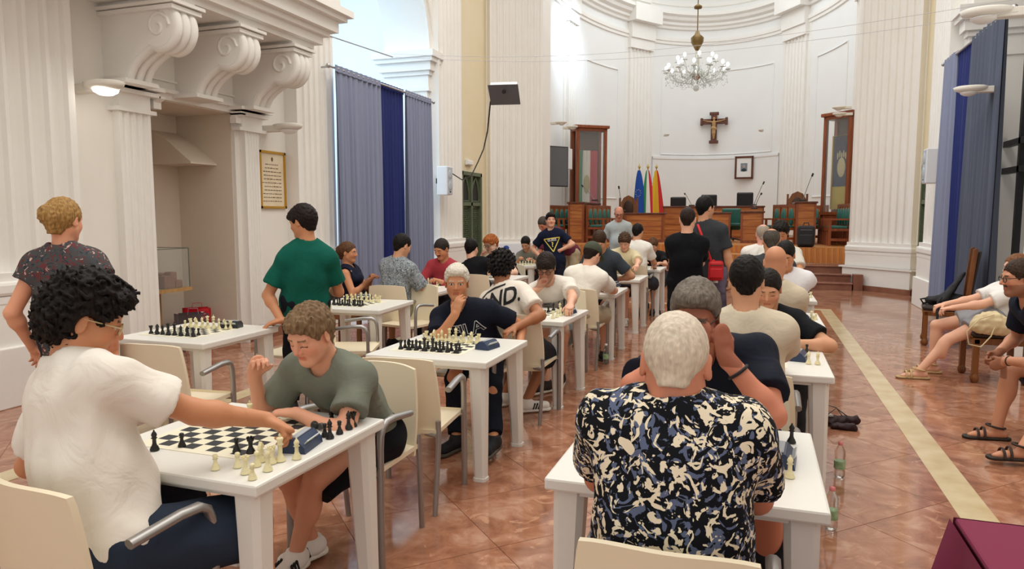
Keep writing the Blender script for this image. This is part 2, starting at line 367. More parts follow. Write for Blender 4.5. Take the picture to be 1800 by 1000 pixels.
# side chapel behind the left curtain
cb = MB(); cb.box((-10.9, 8.3, 0), (-10.7, 14.3, 8)); cb.box((-10.9, 8.2, 0), (wt, 8.4, 8)); cb.box((-10.9, 14.1, 0), (wt, 14.3, 8)); cb.box((-10.9, 8.2, 8), (wt, 14.3, 8.2))
n = 20
for R0, d in ((1.5, .12), (1.75, .06)):
    vv = []
    for k in range(n+1):
        a = math.pi*k/n
        for R_, dx in ((R0, 0), (R0, d), (R0+.22, d), (R0+.22, 0)): vv.append((-10.7+dx, 10.97-R_*math.cos(a), 4.6+R_*math.sin(a)))
    cb.add(vv, [(4*k+j, 4*k+4+j, 4*k+5+j, 4*k+1+j) for k in range(n) for j in range(3)])
struct('wall_chapel_left', cb, chapel_m)
# ---- right wall with its chapel opening
wr = MB(); wx = XR+.9
wr.box((XR, -4, 0), (wx, CH0-.2, WH)); wr.box((XR, CH1, 0), (wx, 14.3, WH)); arch_wall(wr, XR, wx, CH0-.2, CH1, SPR, WH)
wall_right = struct('wall_right', wr, plaster)
for (y, wd, n, dp) in ((13.72, 1.15, 6, .2), (8.75, 1.0, 6, .2)):
    p = MB(); pilaster(p, wallM('R', y), wd, dp, n, 1.08, WH); struct('pilaster', p, stucco, wall_right)
wy = MB().box((XR+.06, 14.3, 0), (wx, 16.3, WH)); struct('cream_wall_panel', wy, plaster_y, wall_right)
im = MB(); impost(im, XR-.02, wx, CH1, CH1+.12); impost(im, XR-.02, wx, CH0-.32, CH0-.2); struct('arch_trim', im, stucco, wall_right)
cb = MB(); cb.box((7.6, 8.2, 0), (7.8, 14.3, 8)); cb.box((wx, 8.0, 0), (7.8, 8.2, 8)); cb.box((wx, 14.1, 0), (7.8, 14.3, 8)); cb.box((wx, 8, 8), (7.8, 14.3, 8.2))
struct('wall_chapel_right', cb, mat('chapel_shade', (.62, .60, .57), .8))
bar = MB()
for z in (2.2, 2.6): bar.box((3.5, 8.4, z), (3.58, 14, z+.09))
for y in (9, 10, 11, 12, 13): bar.box((3.5, y, 0), (3.58, y+.08, 4.6))
struct('window_1', bar, mat('dark_iron', (.03, .03, .03), .5))
# ---- canted piers of the triumphal arch, presbytery, apse
def pier(sgn, parent_name):
    mx_ = lambda x: AX+sgn*(x-AX) if sgn > 0 else 2*AX-x
    A = Vector((3.1, 16.06, 0)); B = Vector((2.02, 17.25, 0))
    if sgn < 0: A.x = 2*AX-A.x; B.x = 2*AX-B.x
    mb = MB(); poly = [(A.x, A.y), (B.x, B.y), (B.x, 18.0), (A.x+sgn*.6, 18.0), (A.x+sgn*.6, A.y)]
    if sgn < 0: poly = poly[::-1]
    poly = poly[::-1]; mb.prism(poly, 0, WH)
    o = struct(parent_name, mb, plaster)
    ctr = (A+B)/2; d = (B-A).normalized(); out = Vector((-d.y, d.x, 0))
    if out.y > 0: out = -out
    xax = d if (d.cross(out)).z > 0 else -d
    M = Matrix(((xax.x, out.x, 0, ctr.x), (xax.y, out.y, 0, ctr.y), (0, 0, 1, 0), (0, 0, 0, 1)))
    p = MB(); wd = (B-A).length-.16; pilaster(p, M, wd, .16, 8, .98, WH); p.box((-wd/2-.16, 0, .47), (wd/2+.16, .31, .5), M)
    struct('pilaster', p, stucco, o)
    q = MB().box((-wd/2-.17, 0, 0), (wd/2+.17, .33, .11), M); struct('marble_skirting', q, MATS['step_marble'], o)
    return o
step_m = mat('step_marble', H('6E4234'), .25, var=(3, H('9A6A55'), .25), bump=None)
pier(1, 'wall_pier_right'); pier(-1, 'wall_pier_left')
PW = 4.35; AY = 20.5; AB = 8.0
pw = MB(); pw.box((AX-PW-.4, 17.9, 0), (AX-PW, AY, WH)); pw.box((AX+PW, 17.9, 0), (AX+PW+.4, AY, WH)); o = struct('wall_presbytery', pw, plaster_y)
def ap(t, inset=0.): # t from -90 (left) to 90 (right)
    a = math.radians(t); return (AX+(PW-inset)*math.sin(a), AY+(AB-inset)*math.cos(a))
aw = MB(); n = 72
aw.grid(lambda u, v: (*ap(-90+180*u), v*11), n, 1)
aw.grid(lambda u, v: (*ap(90-180*u, -.4), v*11), n, 1)
apse = struct('wall_apse', aw, apse_m)
def sweep(mb, prof, t0, t1, n=60):
    m = len(prof); v = []
    for i in range(n+1):
        t = t0+(t1-t0)*i/n
        for ins, z in prof: v.append((*ap(t, ins), z))
    mb.add(v, [(i*m+j, i*m+j+1, (i+1)*m+j+1, (i+1)*m+j) for i in range(n) for j in range(m-1)], False)
en = MB()
sweep(en, [(0, 7.95), (.05, 7.97), (.05, 8.06), (.09, 8.08), (.09, 8.20), (.0, 8.22)], -90, 90)
sweep(en, [(0, 8.50), (.08, 8.52), (.10, 8.60), (.18, 8.65), (.18, 8.74), (.30, 8.80), (.34, 8.90), (.45, 8.96), (.45, 9.06), (.3, 9.12), (0, 9.14)], -90, 90)
sweep(en, [(0, 9.35), (.06, 9.37), (.06, 9.45), (0, 9.47)], -90, 90)
struct('apse_entablature', en, stucco, apse)
PT = (-41, 41); tt = []
for t in (-38.5, 38.5, -76, 76):
    x, y = ap(t); tx, ty = ap(t+1)[0]-ap(t-1)[0], ap(t+1)[1]-ap(t-1)[1]; L = math.hypot(tx, ty); d = Vector((tx/L, ty/L, 0)); out = Vector((d.y, -d.x, 0))
    M = Matrix(((-d.x, out.x, 0, x), (-d.y, out.y, 0, y), (0, 0, 1, 0), (0, 0, 0, 1)))
    p = MB(); wd = 1.15 if abs(t) < 60 else .7
    p.box((-wd/2-.16, -.3, 0), (wd/2+.16, .05, 11), M)
    p.prism(flute_poly(wd, .14, 6 if abs(t) < 60 else 4), .9, 7.6, M); p.box((-wd/2-.04, -.2, 7.6), (wd/2+.04, .2, 7.95), M)
    p.box((-wd/2-.04, -.2, 7.95), (wd/2+.04, .26, 8.5), M); p.box((-wd/2-.12, -.2, 8.5), (wd/2+.12, .5, 9.1), M); p.box((-wd/2+.1, -.2, 9.3), (wd/2-.1, .16, 10.8), M)
    struct('pilaster', p, stucco, apse)
pn = MB()
def pan(t0, t1, z0, z1, r=.025):
    for z in (z0, z1): pn.tube([(*ap(t0+(t1-t0)*k/16, .01), z) for k in range(17)], r, 6)
    for t in (t0, t1): pn.tube([(*ap(t, .01), z0), (*ap(t, .01), z1)], r, 6)
pan(-27, 27, 3.9, 7.0); pan(-66, -49, 2.2, 6.75); pan(49, 66, 2.2, 6.75)
sweep(pn, [(0, 3.80), (.07, 3.80), (.07, 3.72), (.04, 3.70), (.04, .9)], -31, 31)
struct('apse_panel_mouldings', pn, apse_m, apse)
# ---- marble steps and wooden platform
ws = MB()
stp = empty('marble_steps', (-1.5, 17, 0), label='reddish marble steps leading up to the wooden council platform', cat='steps')
for k in range(3):
    MB().box((-4.4, 16.45+.34*k, .16*k+.125), (1.97-.0*k, 17.74, .16*(k+1)), T(1.5, -17, 0), bev=.012).build('tread', step_m, stp)
    MB().box((-4.37, 16.48+.34*k, .16*k), (1.95-.0*k, 17.74, .16*k+.125), T(1.5, -17, 0)).build('riser', step_m, stp)
MB().box((1.98, 16.5, 0), (2.16, 16.78, .34), T(1.5, -17, 0)).build('side_block', step_m, stp)
plank_m = wood('honey_plank', H('A9612A'), H('C98545'), 2.5, 'Z', .4); deck_m = wood('honey_deck', H('B06C34'), H('CE935A'), 2.5, 'X', .35)
pf = empty('wooden_platform', (-1.5, 18, 0), label='honey coloured plank platform carrying the council benches', cat='platform')
MO = T(1.5, -18, 0)
def deck(name, x0, x1, y0, z0, z1):
    pts = [(x0, y0), (x1, y0)]; n = 14
    for k in range(n+1): x = x1+(x0-x1)*k/n; pts.append((x, AY+(AB-.12)*math.sqrt(max(0, 1-((x-AX)/(PW-.08))**2))))
    MB().prism(pts, z0, z1, MO).build(name, deck_m, pf)
deck('deck', -5.06, -3.6, 17.76, .48, .85); deck('deck', .25, 1.96, 17.76, .48, .85); deck('deck', -3.6, .25, 18.6, .48, .85); MB().box((-3.6, 17.76, .48), (.25, 18.6, .66), MO).build('step_board', deck_m, pf)
deck('deck', -5.8, -5.06, 18.02, .48, .85); deck('deck', 1.96, 2.7, 18.02, .48, .85)
plank_me = MB().box((0, -.02, 0), (.117, 0, .36)).mesh('plank'); plank_me.materials.append(plank_m)
for x0, x1 in ((-5.06, -3.6), (.25, 1.96)):
    x = x0
    while x < x1-.1: link('plank', plank_me, None, pf, (x+1.5, 17.75-18, .488)); x += .12
x = -3.6
pk2 = MB().box((0, -.02, 0), (.117, 0, .18)).mesh('plank'); pk2.materials.append(plank_m)
while x < .2: link('plank', pk2, None, pf, (x+1.5, 18.6-18, .664)); link('plank', pk2, None, pf, (x+1.5, 17.75-18, .478)); x += .12
# ---- skirting on the left wall
sk = MB(); sk.box((XL, 4.95, 0), (XL+.16, 6.0, .13)); sk.box((XL, 7.29, 0), (XL+.16, 8.2, .13)); sk.box((wt, 7.27, 0), (XL, 7.31, .13)); sk.box((wt, 6.0, 0), (wt+.03, 7.29, .13)); struct('baseboard_left', sk, step_m)
sk = MB().box((XR-.05, 13.1, 0), (XR, 16, .13)); struct('baseboard_right', sk, step_m)
# ---- doors
green_m = mat('door_green', H('4E5A42'), .5, var=(6, H('5E6A50'), .3)); dark_in = mat('door_dark', (.02, .018, .015), .7)
def gothic_door(name, M, wd=1.2):
    r = MB(); r.box((-wd/2, 0, 0), (-wd/2+.08, .08, 2.55), M); r.box((wd/2-.08, 0, 0), (wd/2, .08, 2.55), M); r.box((-wd/2, 0, 2.47), (wd/2, .08, 2.55), M)
    r.box((-.04, 0, 0), (.04, .07, 2.5), M); r.box((-wd/2, 0, 1.80), (wd/2, .07, 1.88), M); r.box((-wd/2, 0, 0), (wd/2, .05, .5), M)
    o = struct(name, r, green_m)
    bk = MB().box((-wd/2, -.02, 0), (wd/2, .0, 2.5), M); bk.build('panel', green_m, o)
    for s in (-1, 1):
        c = s*wd/4; lw = wd/2-.16; m = MB(); mt_ = MB()
        pts = [(c-lw/2, 1.9), (c+lw/2, 1.9), (c+lw/2, 2.1), (c+lw*.32, 2.27), (c, 2.44), (c-lw*.32, 2.27), (c-lw/2, 2.1)]
        MZ = M @ Matrix(((1, 0, 0, 0), (0, 0, 1, 0), (0, 1, 0, 0), (0, 0, 0, 1)))
        m.prism(pts[::-1], .0, .012, MZ); m.build('glass', dark_in, o)
        mt_.tube([M @ Vector((a, .02, z)) for a, z in pts+pts[:1]], .022, 6); mt_.build('tracery', green_m, o)
        g = MB().box((c-lw/2, .0, .6), (c+lw/2, .006, 1.74), M); g.build('lattice_back', dark_in, o)
        lt = MB()
        k = -2.0
        for q in range(-8, 24):
            for sg in (1, -1):
                a0 = (c-lw/2, .6+q*.09 if sg > 0 else .6+q*.09+lw); a1 = (c+lw/2, a0[1]+lw*sg)
                # clip to panel
                p0, p1 = list(a0), list(a1); ok = True
                for pa, pb in ((p0, p1), (p1, p0)):
                    for lim, gt in ((.6, False), (1.74, True)):
                        if (pa[1] > lim) == gt and pa[1] != lim:
                            if (pb[1] > lim) == gt: ok = False; break
                            f_ = (lim-pb[1])/(pa[1]-pb[1]); pa[0] = pb[0]+(pa[0]-pb[0])*f_; pa[1] = lim
                    if not ok: break
                if ok: lt.tube([M @ Vector((p0[0], .012, p0[1])), M @ Vector((p1[0], .012, p1[1]))], .011, 4, smooth=False)
        lt.build('lattice', green_m, o)
    return o
gothic_door('door_1', wallM('L', 14.98, XL-.05)); gothic_door('door_2', wallM('R', 15.0, XR+.05))
# ================================================================== BALCONY with scroll corbels
bal = empty('choir_balcony', (XL, 6.5, 3.0), label='white stucco balcony on three scroll corbels above the niche', cat='balcony')
MBal = T(-XL, -6.5, -3.0)
b1 = MB()
for z0, z1, xo in ((3.62, 3.68, -5.22), (3.68, 3.78, -5.14), (3.78, 3.84, -5.08), (3.84, 3.98, -5.0), (3.98, 4.04, -4.92), (4.04, 4.12, -4.86)): b1.box((XL, 1.0, z0), (xo, 7.72+(xo+5.22), z1), MBal)
b1.build('slab', stucco, bal)
br = MB().box((-5.12, 1.0, 4.12), (-5.0, 7.7, 4.3), MBal); br.box((-5.12, 1.0, 4.98), (-4.98, 7.72, 5.1), MBal); y = 1.1
while y < 7.7: br.lathe([(.05, 4.3), (.06, 4.4), (.03, 4.55), (.065, 4.7), (.03, 4.9), (.05, 4.98)], 10, MBal @ T(-5.06, y, 0)); y += .2
br.box((XL, 7.6, 4.12), (-5.0, 7.72, 5.1), MBal)
br.build('balustrade', mat('dark_grille', H('6A6252'), .6), bal)
prof = []   # scroll profile in (x out of the wall, z)
def scroll():
    top = [(0, 3.62), (.88, 3.62), (.88, 3.50)]
    c = (.70, 3.36); r = .19
    arc = [(c[0]+r*math.cos(a), c[1]+r*math.sin(a)) for a in [math.radians(60-12*k) for k in range(16)]]
    low = [(.52, 3.16), (.42, 3.10), (.34, 3.03), (.30, 2.96), (.27, 2.90), (0, 2.90)]
    return top+arc+low
sp = scroll()
for yc in (5.6, 6.52, 7.44):
    c = MB(); MM = MBal @ Matrix(((1, 0, 0, XL), (0, 0, -1, yc), (0, 1, 0, 0), (0, 0, 0, 1)))
    c.prism(sp[::-1], -.15, .15, MM)
    for dy in (-.1, 0, .1):   # three rounded ribs along the front
        path = [(XL+x, yc+dy, z) for x, z in sp[3:-1]]; c.tube([MBal @ Vector(p) for p in path], .05, 8)
    c.box((XL, yc-.19, 3.50), (XL+.92, yc+.19, 3.54), MBal); c.box((XL, yc-.21, 3.55), (XL+.95, yc+.21, 3.58), MBal); c.box((XL, yc-.2, 2.86), (XL+.34, yc+.2, 2.9), MBal)
    for s in (-1, 1):
        sp_ = [(XL+.70+(.14-.0075*k)*math.cos(.5*k), yc+s*.15, 3.36+(.14-.0075*k)*math.sin(.5*k)) for k in range(17)]
        c.tube([MBal @ Vector(p) for p in sp_], .018, 6)
    c.build('corbel', stucco, bal)
# ================================================================== CURTAINS
grey_c = mat('grey_curtain', H('868DA6'), .85, bump=(180, .05, .002)); blue_c = mat('blue_curtain', H('152468'), .7); dkgrey_c = mat('slate_curtain', H('565D6E'), .85)
def curtain(parent, name, X, y0, y1, z0, z1, m, amp=.05, n=9, seed=1):
    rs = random.Random(seed); ph = rs.random()*6; mb = MB()
    def fn(u, v):
        k = .35+.65*(1-v); a = amp*k*(math.sin(2*math.pi*n*u+ph+.6*math.sin(5*u+3*v))+.35*math.sin(2*math.pi*n*2.3*u+1.3))
        return (X+a, y0+(y1-y0)*u+.02*math.sin(7*u+2*v), z0+(z1-z0)*v)
    mb.grid(fn, 90, 16); mb.grid(lambda u, v: (fn(1-u, v)[0]-.012, *fn(1-u, v)[1:]), 90, 16)
    mb.grid(lambda u, v: (X+(.02 if v < .5 else .02)+.01*math.sin(60*u), y0+(y1-y0)*u, z1-.07+.09*v), 60, 1)
    return mb.build(name, m, parent)
def rod(parent, X, y0, y1, z, off):
    r = MB().tube([(X, y0-.15, z), (X, y1+.15, z)], .018, 10)
    for y in (y0-.15, y1+.15): r.sphere((X, y, z), .035)
    for y in (y0-.08, y1+.08): r.tube([(X, y, z), (X+off, y, z)], .014, 8)
    return r.build('rod', mat('rod_metal', (.5, .5, .5), .35, .9), parent)
XC = XL+.34
c = empty('curtain', (0, 0, 0), label='grey and blue curtain hanging before the left chapel arch', cat='curtain')
rod(c, XC, 9.0, 12.15, 3.68, -.3)
curtain(c, 'grey_panel', XC, 8.99, 10.3, .12, 3.70, grey_c, seed=1); curtain(c, 'blue_panel', XC-.06, 10.24, 11.2, .12, 3.71, blue_c, .045, 9, 2); curtain(c, 'grey_panel', XC, 11.15, 12.18, .12, 3.70, grey_c, seed=3)
XC = XR-.3
c = empty('curtain', (0, 0, 0), label='slate and blue curtain hanging before the right chapel arch', cat='curtain')
rod(c, XC, 9.9, 12.85, 3.94, .3)
curtain(c, 'grey_panel', XC, 12.2, 12.85, .1, 3.97, grey_c, .05, 5, 4); curtain(c, 'blue_panel', XC+.05, 11.2, 12.25, .1, 3.97, blue_c, .045, 9, 5); curtain(c, 'slate_panel', XC, 9.95, 11.3, .1, 3.97, dkgrey_c, .06, 8, 6)
# ================================================================== TABLES, CHAIRS, CHESS
white_pl = mat('white_plastic', (.80, .79, .74), .32, bump=(60, .03, .002)); cream_pl = mat('cream_plastic', H('E9DDC2'), .4); alu = mat('grey_aluminium', (.36, .35, .34), .38, .75)
TZ = .73
def leg_mesh():
    m = MB(); n = 8
    def ring(z, w, cx, cy): return [(cx+w*x, cy+w*y, z) for x, y in ((-1, -.6), (-.6, -1), (.6, -1), (1, -.6), (1, .6), (.6, 1), (-.6, 1), (-1, .6))]
    v = ring(.69, .052, 0, 0)+ring(0.02, .036, .018, .018)+ring(0.02, .041, .018, .018)+ring(0, .041, .018, .018); f = [tuple(range(7, -1, -1))[::-1]]
    for a in range(3): f += [(a*8+k, (a+1)*8+k, (a+1)*8+(k+1) % 8, a*8+(k+1) % 8) for k in range(8)]
    f.append(tuple(range(24, 32))); return m.add(v, f).mesh('leg')
tm = MB().box((-.4, -.4, TZ-.042), (.4, .4, TZ), bev=.008); tm.box((-.37, -.37, TZ-.06), (.37, .37, TZ-.042)); top_me = tm.mesh('table_top'); top_me.materials.append(white_pl)
leg_me = leg_mesh(); leg_me.materials.append(white_pl)
def table(x, y, label, rz=0, w=.8, d=.8):
    t = empty('plastic_table', (x, y, 0), rz, label, 'table', 'white plastic chess tables')
    o = link('table_top', top_me, None, t); o.scale = (w/.8, d/.8, 1)
    for sx, sy in ((1, 1), (-1, 1), (-1, -1), (1, -1)):
        l = link('leg', leg_me, None, t, (sx*(w/2-.075), sy*(d/2-.075), 0)); l.scale = (sx, sy, 1) if sx*sy > 0 else (sx, sy, 1)
    return t
def chair_meshes():
    s = MB().grid(lambda u, v: (-.225+.45*u, -.22+.45*v, .452-.012*math.sin(math.pi*u)*math.sin(math.pi*v)+(.0 if v < .9 else -.02*(v-.9)*10)), 10, 10)
    s.grid(lambda u, v: (.225-.45*u, -.22+.45*v, .432-.012*math.sin(math.pi*u)*math.sin(math.pi*v)), 10, 10)
    for a, b in (((-.225, -.22), (.225, -.22)), ((.225, -.22), (.225, .23)), ((.225, .23), (-.225, .23)), ((-.225, .23), (-.225, -.22))): s.add([(*a, .43), (*b, .43), (*b, .453), (*a, .453)], [(0, 1, 2, 3)])
    def bk(u, v, off=0):
        hw = .222+.012*math.sin(math.pi*v)-.02*v; x = (2*u-1)*hw; y = -.195-.055*v-.045*math.cos(math.pi*(u-.5))+.035
        return (x, y-off, .40+.44*v-.018*abs(2*u-1)**3*(v > .9))
    b = MB().grid(lambda u, v: bk(1-u, v), 12, 10); b.grid(lambda u, v: bk(u, v, .02), 12, 10)
    b.grid(lambda u, v: bk(u, 1, .02*v), 12, 1); b.grid(lambda u, v: bk(1-u, 0, .02*v), 12, 1); b.grid(lambda u, v: bk(0, u, .02*v), 10, 1); b.grid(lambda u, v: bk(1, 1-u, .02*v), 10, 1)
    fx = (1, 0, 0)
    def arm(sx):
        p = [(sx*.24, .205, 0), (sx*.24, .20, .55), (sx*.24, .195, .61), (sx*.24, .18, .645), (sx*.24, .15, .662), (sx*.24, .08, .662), (sx*.24, -.09, .64)]
        return MB().tube(p, [.014, .014, .015, .016, .017, .017, .016], 8, flat=((1, 0, 0), 1.25))
    def rear(sx): return MB().tube([(sx*.215, -.255, 0), (sx*.225, -.21, .40), (sx*.222, -.212, .50)], .014, 8)
    def stub(sx): return MB().tube([(sx*.15, .19, .425), (sx*.24, .20, .425)], .012, 6).tube([(sx*.15, -.2, .425), (sx*.22, -.235, .425)], .012, 6)
    out = [('seat', s, cream_pl), ('backrest', b, cream_pl)]+[('armrest_leg', arm(q), alu) for q in (-1, 1)]+[('leg', rear(q), alu) for q in (-1, 1)]+[('seat_rail', stub(q), alu) for q in (-1, 1)]
    r = []
    for nme, m, mt_ in out: me = m.mesh(nme); me.materials.append(mt_); r.append((nme, me))
    return r
CHM = chair_meshes()
def chair(x, y, rz, label):   # rz: direction the sitter faces, 0 = away from the camera (+y)
    c = empty('armchair', (x, y, 0), rz, label, 'chair', 'cream plastic armchairs at the chess tables')
    for nme, me in CHM: link(nme, me, None, c)
    return c
# ---- chess men
wp_m = mat('ivory_piece', H('E9E0B4'), .35); bp_m = mat('black_piece', (.012, .012, .012), .35)
def piece_mb(k):
    m = MB(); S = 14
    base = lambda r, h: [(r, 0), (r, .004), (r*.96, .007), (r*.8, .010), (r*.82, .013), (r*.6, .017), (r*.42, .026)]
    if k == 'pawn': m.lathe(base(.0145, 0)+[(.0058, .034), (.0095, .036), (.006, .038), (.0085, .042), (.0092, .046), (.007, .051), (.0, .0535)], S)
    elif k == 'rook':
        m.lathe(base(.0165, 0)+[(.0085, .038), (.0085, .042), (.0125, .045), (.0125, .055), (.0095, .055), (.0095, .051), (0, .051)], S)
        for i in range(6): a = i*math.pi/3; m.box((-.003, -.0035, .054), (.003, .0035, .059), Rz(a) @ T(.0108, 0, 0))
    elif k == 'bishop': m.lathe(base(.0165, 0)+[(.0068, .042), (.0115, .045), (.007, .048), (.0098, .055), (.0095, .060), (.005, .068), (.0025, .070), (.0035, .073), (0, .076)], S)
    elif k == 'queen':
        m.lathe(base(.0185, 0)+[(.0078, .052), (.0135, .055), (.008, .058), (.0085, .066), (.0135, .079), (.0105, .080), (.004, .083), (.004, .086), (0, .088)], S)
        for i in range(8): a = i*math.pi/4; m.sphere((.0125*math.cos(a), .0125*math.sin(a), .080), .0026, 6, 4)
    elif k == 'king':
        m.lathe(base(.0185, 0)+[(.0082, .055), (.0135, .058), (.0085, .061), (.009, .068), (.0125, .080), (.009, .084), (0, .085)], S)
        m.box((-.0018, -.0018, .084), (.0018, .0018, .097)); m.box((-.0055, -.0018, .089), (.0055, .0018, .0925))
    else:
        m.lathe(base(.0165, 0)+[(.009, .030), (.011, .031), (.0, .032)], S)
        pr = [(-.011, .030), (.009, .030), (.010, .040), (.004, .047), (.013, .045), (.016, .050), (.010, .060), (.004, .066), (.0, .071), (-.003, .065), (-.009, .058), (-.0125, .046)]
        m.prism(pr, -.0055, .0055, Matrix(((0, 0, 1, 0), (1, 0, 0, 0), (0, 1, 0, 0), (0, 0, 0, 1))))
    return m
PM = {}
for k in ('pawn', 'rook', 'knight', 'bishop', 'queen', 'king'):
    for cn, cm in (('ivory', wp_m), ('black', bp_m)): me = piece_mb(k).mesh('chess_'+k); me.materials.append(cm); PM[k, cn] = me
def piece(k, cn, x, y, where, rz=None, lying=False):
    o = link('chess_'+k, PM[k, cn], None, None, (x, y, TZ+(.0022 if True else 0)), random.random()*.6-.3 if rz is None else rz)
    if lying: o.rotation_euler = (math.radians(88), 0, rz or 0); o.location.z += .013
    tag(o, '%s plastic chess %s %s' % (cn, k, where), 'chess piece', '%s %s pieces %s' % (cn, k, where)); return o
board_m = mat('vinyl_board', (.8, .78, .66), .5); nt, b, N, Lk = nodes_of(board_m)
tc = N('ShaderNodeTexCoord'); ck = N('ShaderNodeTexChecker'); mp = N('ShaderNodeMapping'); mp.inputs['Location'].default_value = (.5, .5, .25); mp.inputs['Scale'].default_value = (1/.0545, 1/.0545, 1)
ck.inputs['Scale'].default_value = 1; ck.inputs['Color1'].default_value = (*H('30343A'), 1); ck.inputs['Color2'].default_value = (*H('EDE8CE'), 1); mp.inputs['Location'].default_value = (0, 0, .5)
Lk(tc.outputs['Object'], mp.inputs[0]); Lk(mp.outputs[0], ck.inputs[0])
sx_ = N('ShaderNodeSeparateXYZ'); Lk(tc.outputs['Object'], sx_.inputs[0]); prev = None
for ax in (0, 1):
    a = N('ShaderNodeMath'); a.operation = 'ABSOLUTE'; Lk(sx_.outputs[ax], a.inputs[0]); g = N('ShaderNodeMath'); g.operation = 'GREATER_THAN'; g.inputs[1].default_value = .218; Lk(a.outputs[0], g.inputs[0])
    if prev: mxx = N('ShaderNodeMath'); mxx.operation = 'MAXIMUM'; Lk(prev.outputs[0], mxx.inputs[0]); Lk(g.outputs[0], mxx.inputs[1]); prev = mxx
    else: prev = g
mxc = N('ShaderNodeMix'); mxc.data_type = 'RGBA'; Lk(prev.outputs[0], mxc.inputs[0]); Lk(ck.outputs[0], mxc.inputs[6]); mxc.inputs[7].default_value = (*H('EDE8D2'), 1); Lk(mxc.outputs[2], b.inputs['Base Color'])
board_me = MB().box((-.25, -.25, 0), (.25, .25, .0018)).mesh('chess_board'); board_me.materials.append(board_m)
def board(x, y, label, rz=0): return tag(link('chess_board', board_me, None, None, (x, y, TZ+.0003), rz), label, 'chess board', 'roll-up chess boards')
SQ = .0545
def setup(x, y, where, rz=0, near='black', skip=()):
    far = 'ivory' if near == 'black' else 'black'; back = ['rook', 'knight', 'bishop', 'queen', 'king', 'bishop', 'knight', 'rook']; M = T(x, y, 0) @ Rz(rz)
    for cn, r0, r1 in ((near, -3.5, -2.5), (far, 3.5, 2.5)):
        for i in range(8):
            for kk, r in ((back[i], r0), ('pawn', r1)):
                if (cn, kk, i) in skip: continue
                p = M @ Vector(((i-3.5)*SQ+random.uniform(-.004, .004), r*SQ+random.uniform(-.004, .004), 0)); piece(kk, cn, p.x, p.y, where, rz=(math.pi if cn == far else 0)+random.uniform(-.4, .4) if kk == 'knight' else 0)
clk_b = mat('clock_black', (.02, .022, .026), .4); clk_blue = mat('clock_blue', H('2B3A58'), .38); lcd = mat('lcd_grey', H('C9CEC8'), .3); btn = mat('button_grey', H('AEB4BA'), .35)
def clock(x, y, rz, label, blue=False):
    c = empty('chess_clock', (x, y, TZ), rz, label, 'chess clock', 'digital chess clocks'); bm_ = clk_blue if blue else clk_b
    m = MB().prism([(-.05, 0), (.05, 0), (.046, .028), (.018, .052), (-.018, .052), (-.046, .022)], -.075, .075, Matrix(((0, 0, 1, 0), (1, 0, 0, 0), (0, 1, 0, 0), (0, 0, 0, 1)))); m.build('body', bm_, c)
    MB().box((-.055, -.002, 0), (.055, .002, .022), T(0, -.034, .0275) @ Matrix.Rotation(math.radians(43), 4, 'X')).build('display', lcd, c)
    MB().box((-.062, -.012, .0515), (.062, .012, .058), bev=.003).build('rocker_button', btn, c)
    return c
# ---- the three files of tables
TAB = [('T0', -4.1, 2.15, 'white plastic table at the left edge of the picture by the wall', 0), ('TL', -3.86, 4.15, 'white plastic table with a full chess set before the niche', 0),
 ('TB', -3.62, 6.0, 'white plastic table with chess set behind the boy in green', math.radians(4)), ('TB2', -3.75, 7.55, 'white plastic table between patterned grey shirt and red shirt', 0),
 ('TP9', -3.45, 9.25, 'white plastic table between black sleeveless shirt and ginger player', 0), ('TP13', -3.93, 11.85, 'farthest white plastic table in the left file under ivory men', 0),
 ('T1', -1.86, 2.2, 'white plastic table in the left foreground with captured chess men', math.radians(-1)), ('T2', -1.86, 4.2, 'white plastic table with a full chess set before the navy shirt man', 0),
 ('T3', -1.83, 5.9, 'white plastic table under the elbow of the curly haired player', math.radians(-2)), ('T4', -1.82, 8.0, 'white plastic table in front of the player with the green cap', 0),
 ('T5', -1.84, 9.85, 'white plastic table before the cream polo player', 0), ('T6', -1.8, 11.7, 'white plastic table farthest along the middle file', 0),
 ('FR', -.2, 2.56, 'white plastic table in the right foreground before the flowered shirt', 0), ('R2', .02, 4.45, 'white plastic table behind the grey haired man resting on his fists', 0),
 ('R3', .13, 6.3, 'white plastic table right of the bald player in beige', 0), ('R4', .2, 8.05, 'white plastic table with a water bottle near the marble steps', 0), ('R5', .2, 9.9, 'white plastic table farthest along the right file', 0)]
TP = {}
for key, x, y, lb, rz in TAB: table(x, y, lb, rz, .86 if key == 'FR' else .8); TP[key] = (x, y)
for key, lb in (('T1', 'roll-up chess board on the left foreground table'), ('T2', 'roll-up chess board before the navy shirt man'), ('TL', 'roll-up chess board on the table by the niche'), ('TB', 'roll-up chess board behind the boy in green'), ('FR', 'roll-up chess board hidden before the flowered shirt'),
                ('R2', 'roll-up chess board beside the beige shirted player'), ('T3', 'roll-up chess board under the curly haired player'), ('TB2', 'roll-up chess board before the red shirt'), ('T4', 'roll-up chess board before the green cap'), ('T5', 'roll-up chess board before the cream polo'), ('TP13', 'roll-up chess board on the farthest left table'), ('R3', 'roll-up chess board beside the bald player'), ('T0', 'roll-up chess board at the left picture edge'), ('R4', 'roll-up chess board near the marble steps'), ('TP9', 'roll-up chess board before the ginger player'), ('T6', 'roll-up chess board on the farthest middle table')):
    x, y = TP[key]; dx = {'T1': -.06, 'T2': -.07, 'TL': -.06, 'TB': -.07, 'T3': -.04, 'R2': -.08, 'FR': -.12}.get(key, -.04); board(x+dx, y+(.03 if key == 'T1' else 0), lb)
setup(TP['T2'][0]-.07, TP['T2'][1], 'on the table before the navy shirt man'); setup(TP['TL'][0]-.06, TP['TL'][1], 'on the table before the niche'); setup(TP['TB'][0]-.07, TP['TB'][1], 'on the table behind the boy in green')
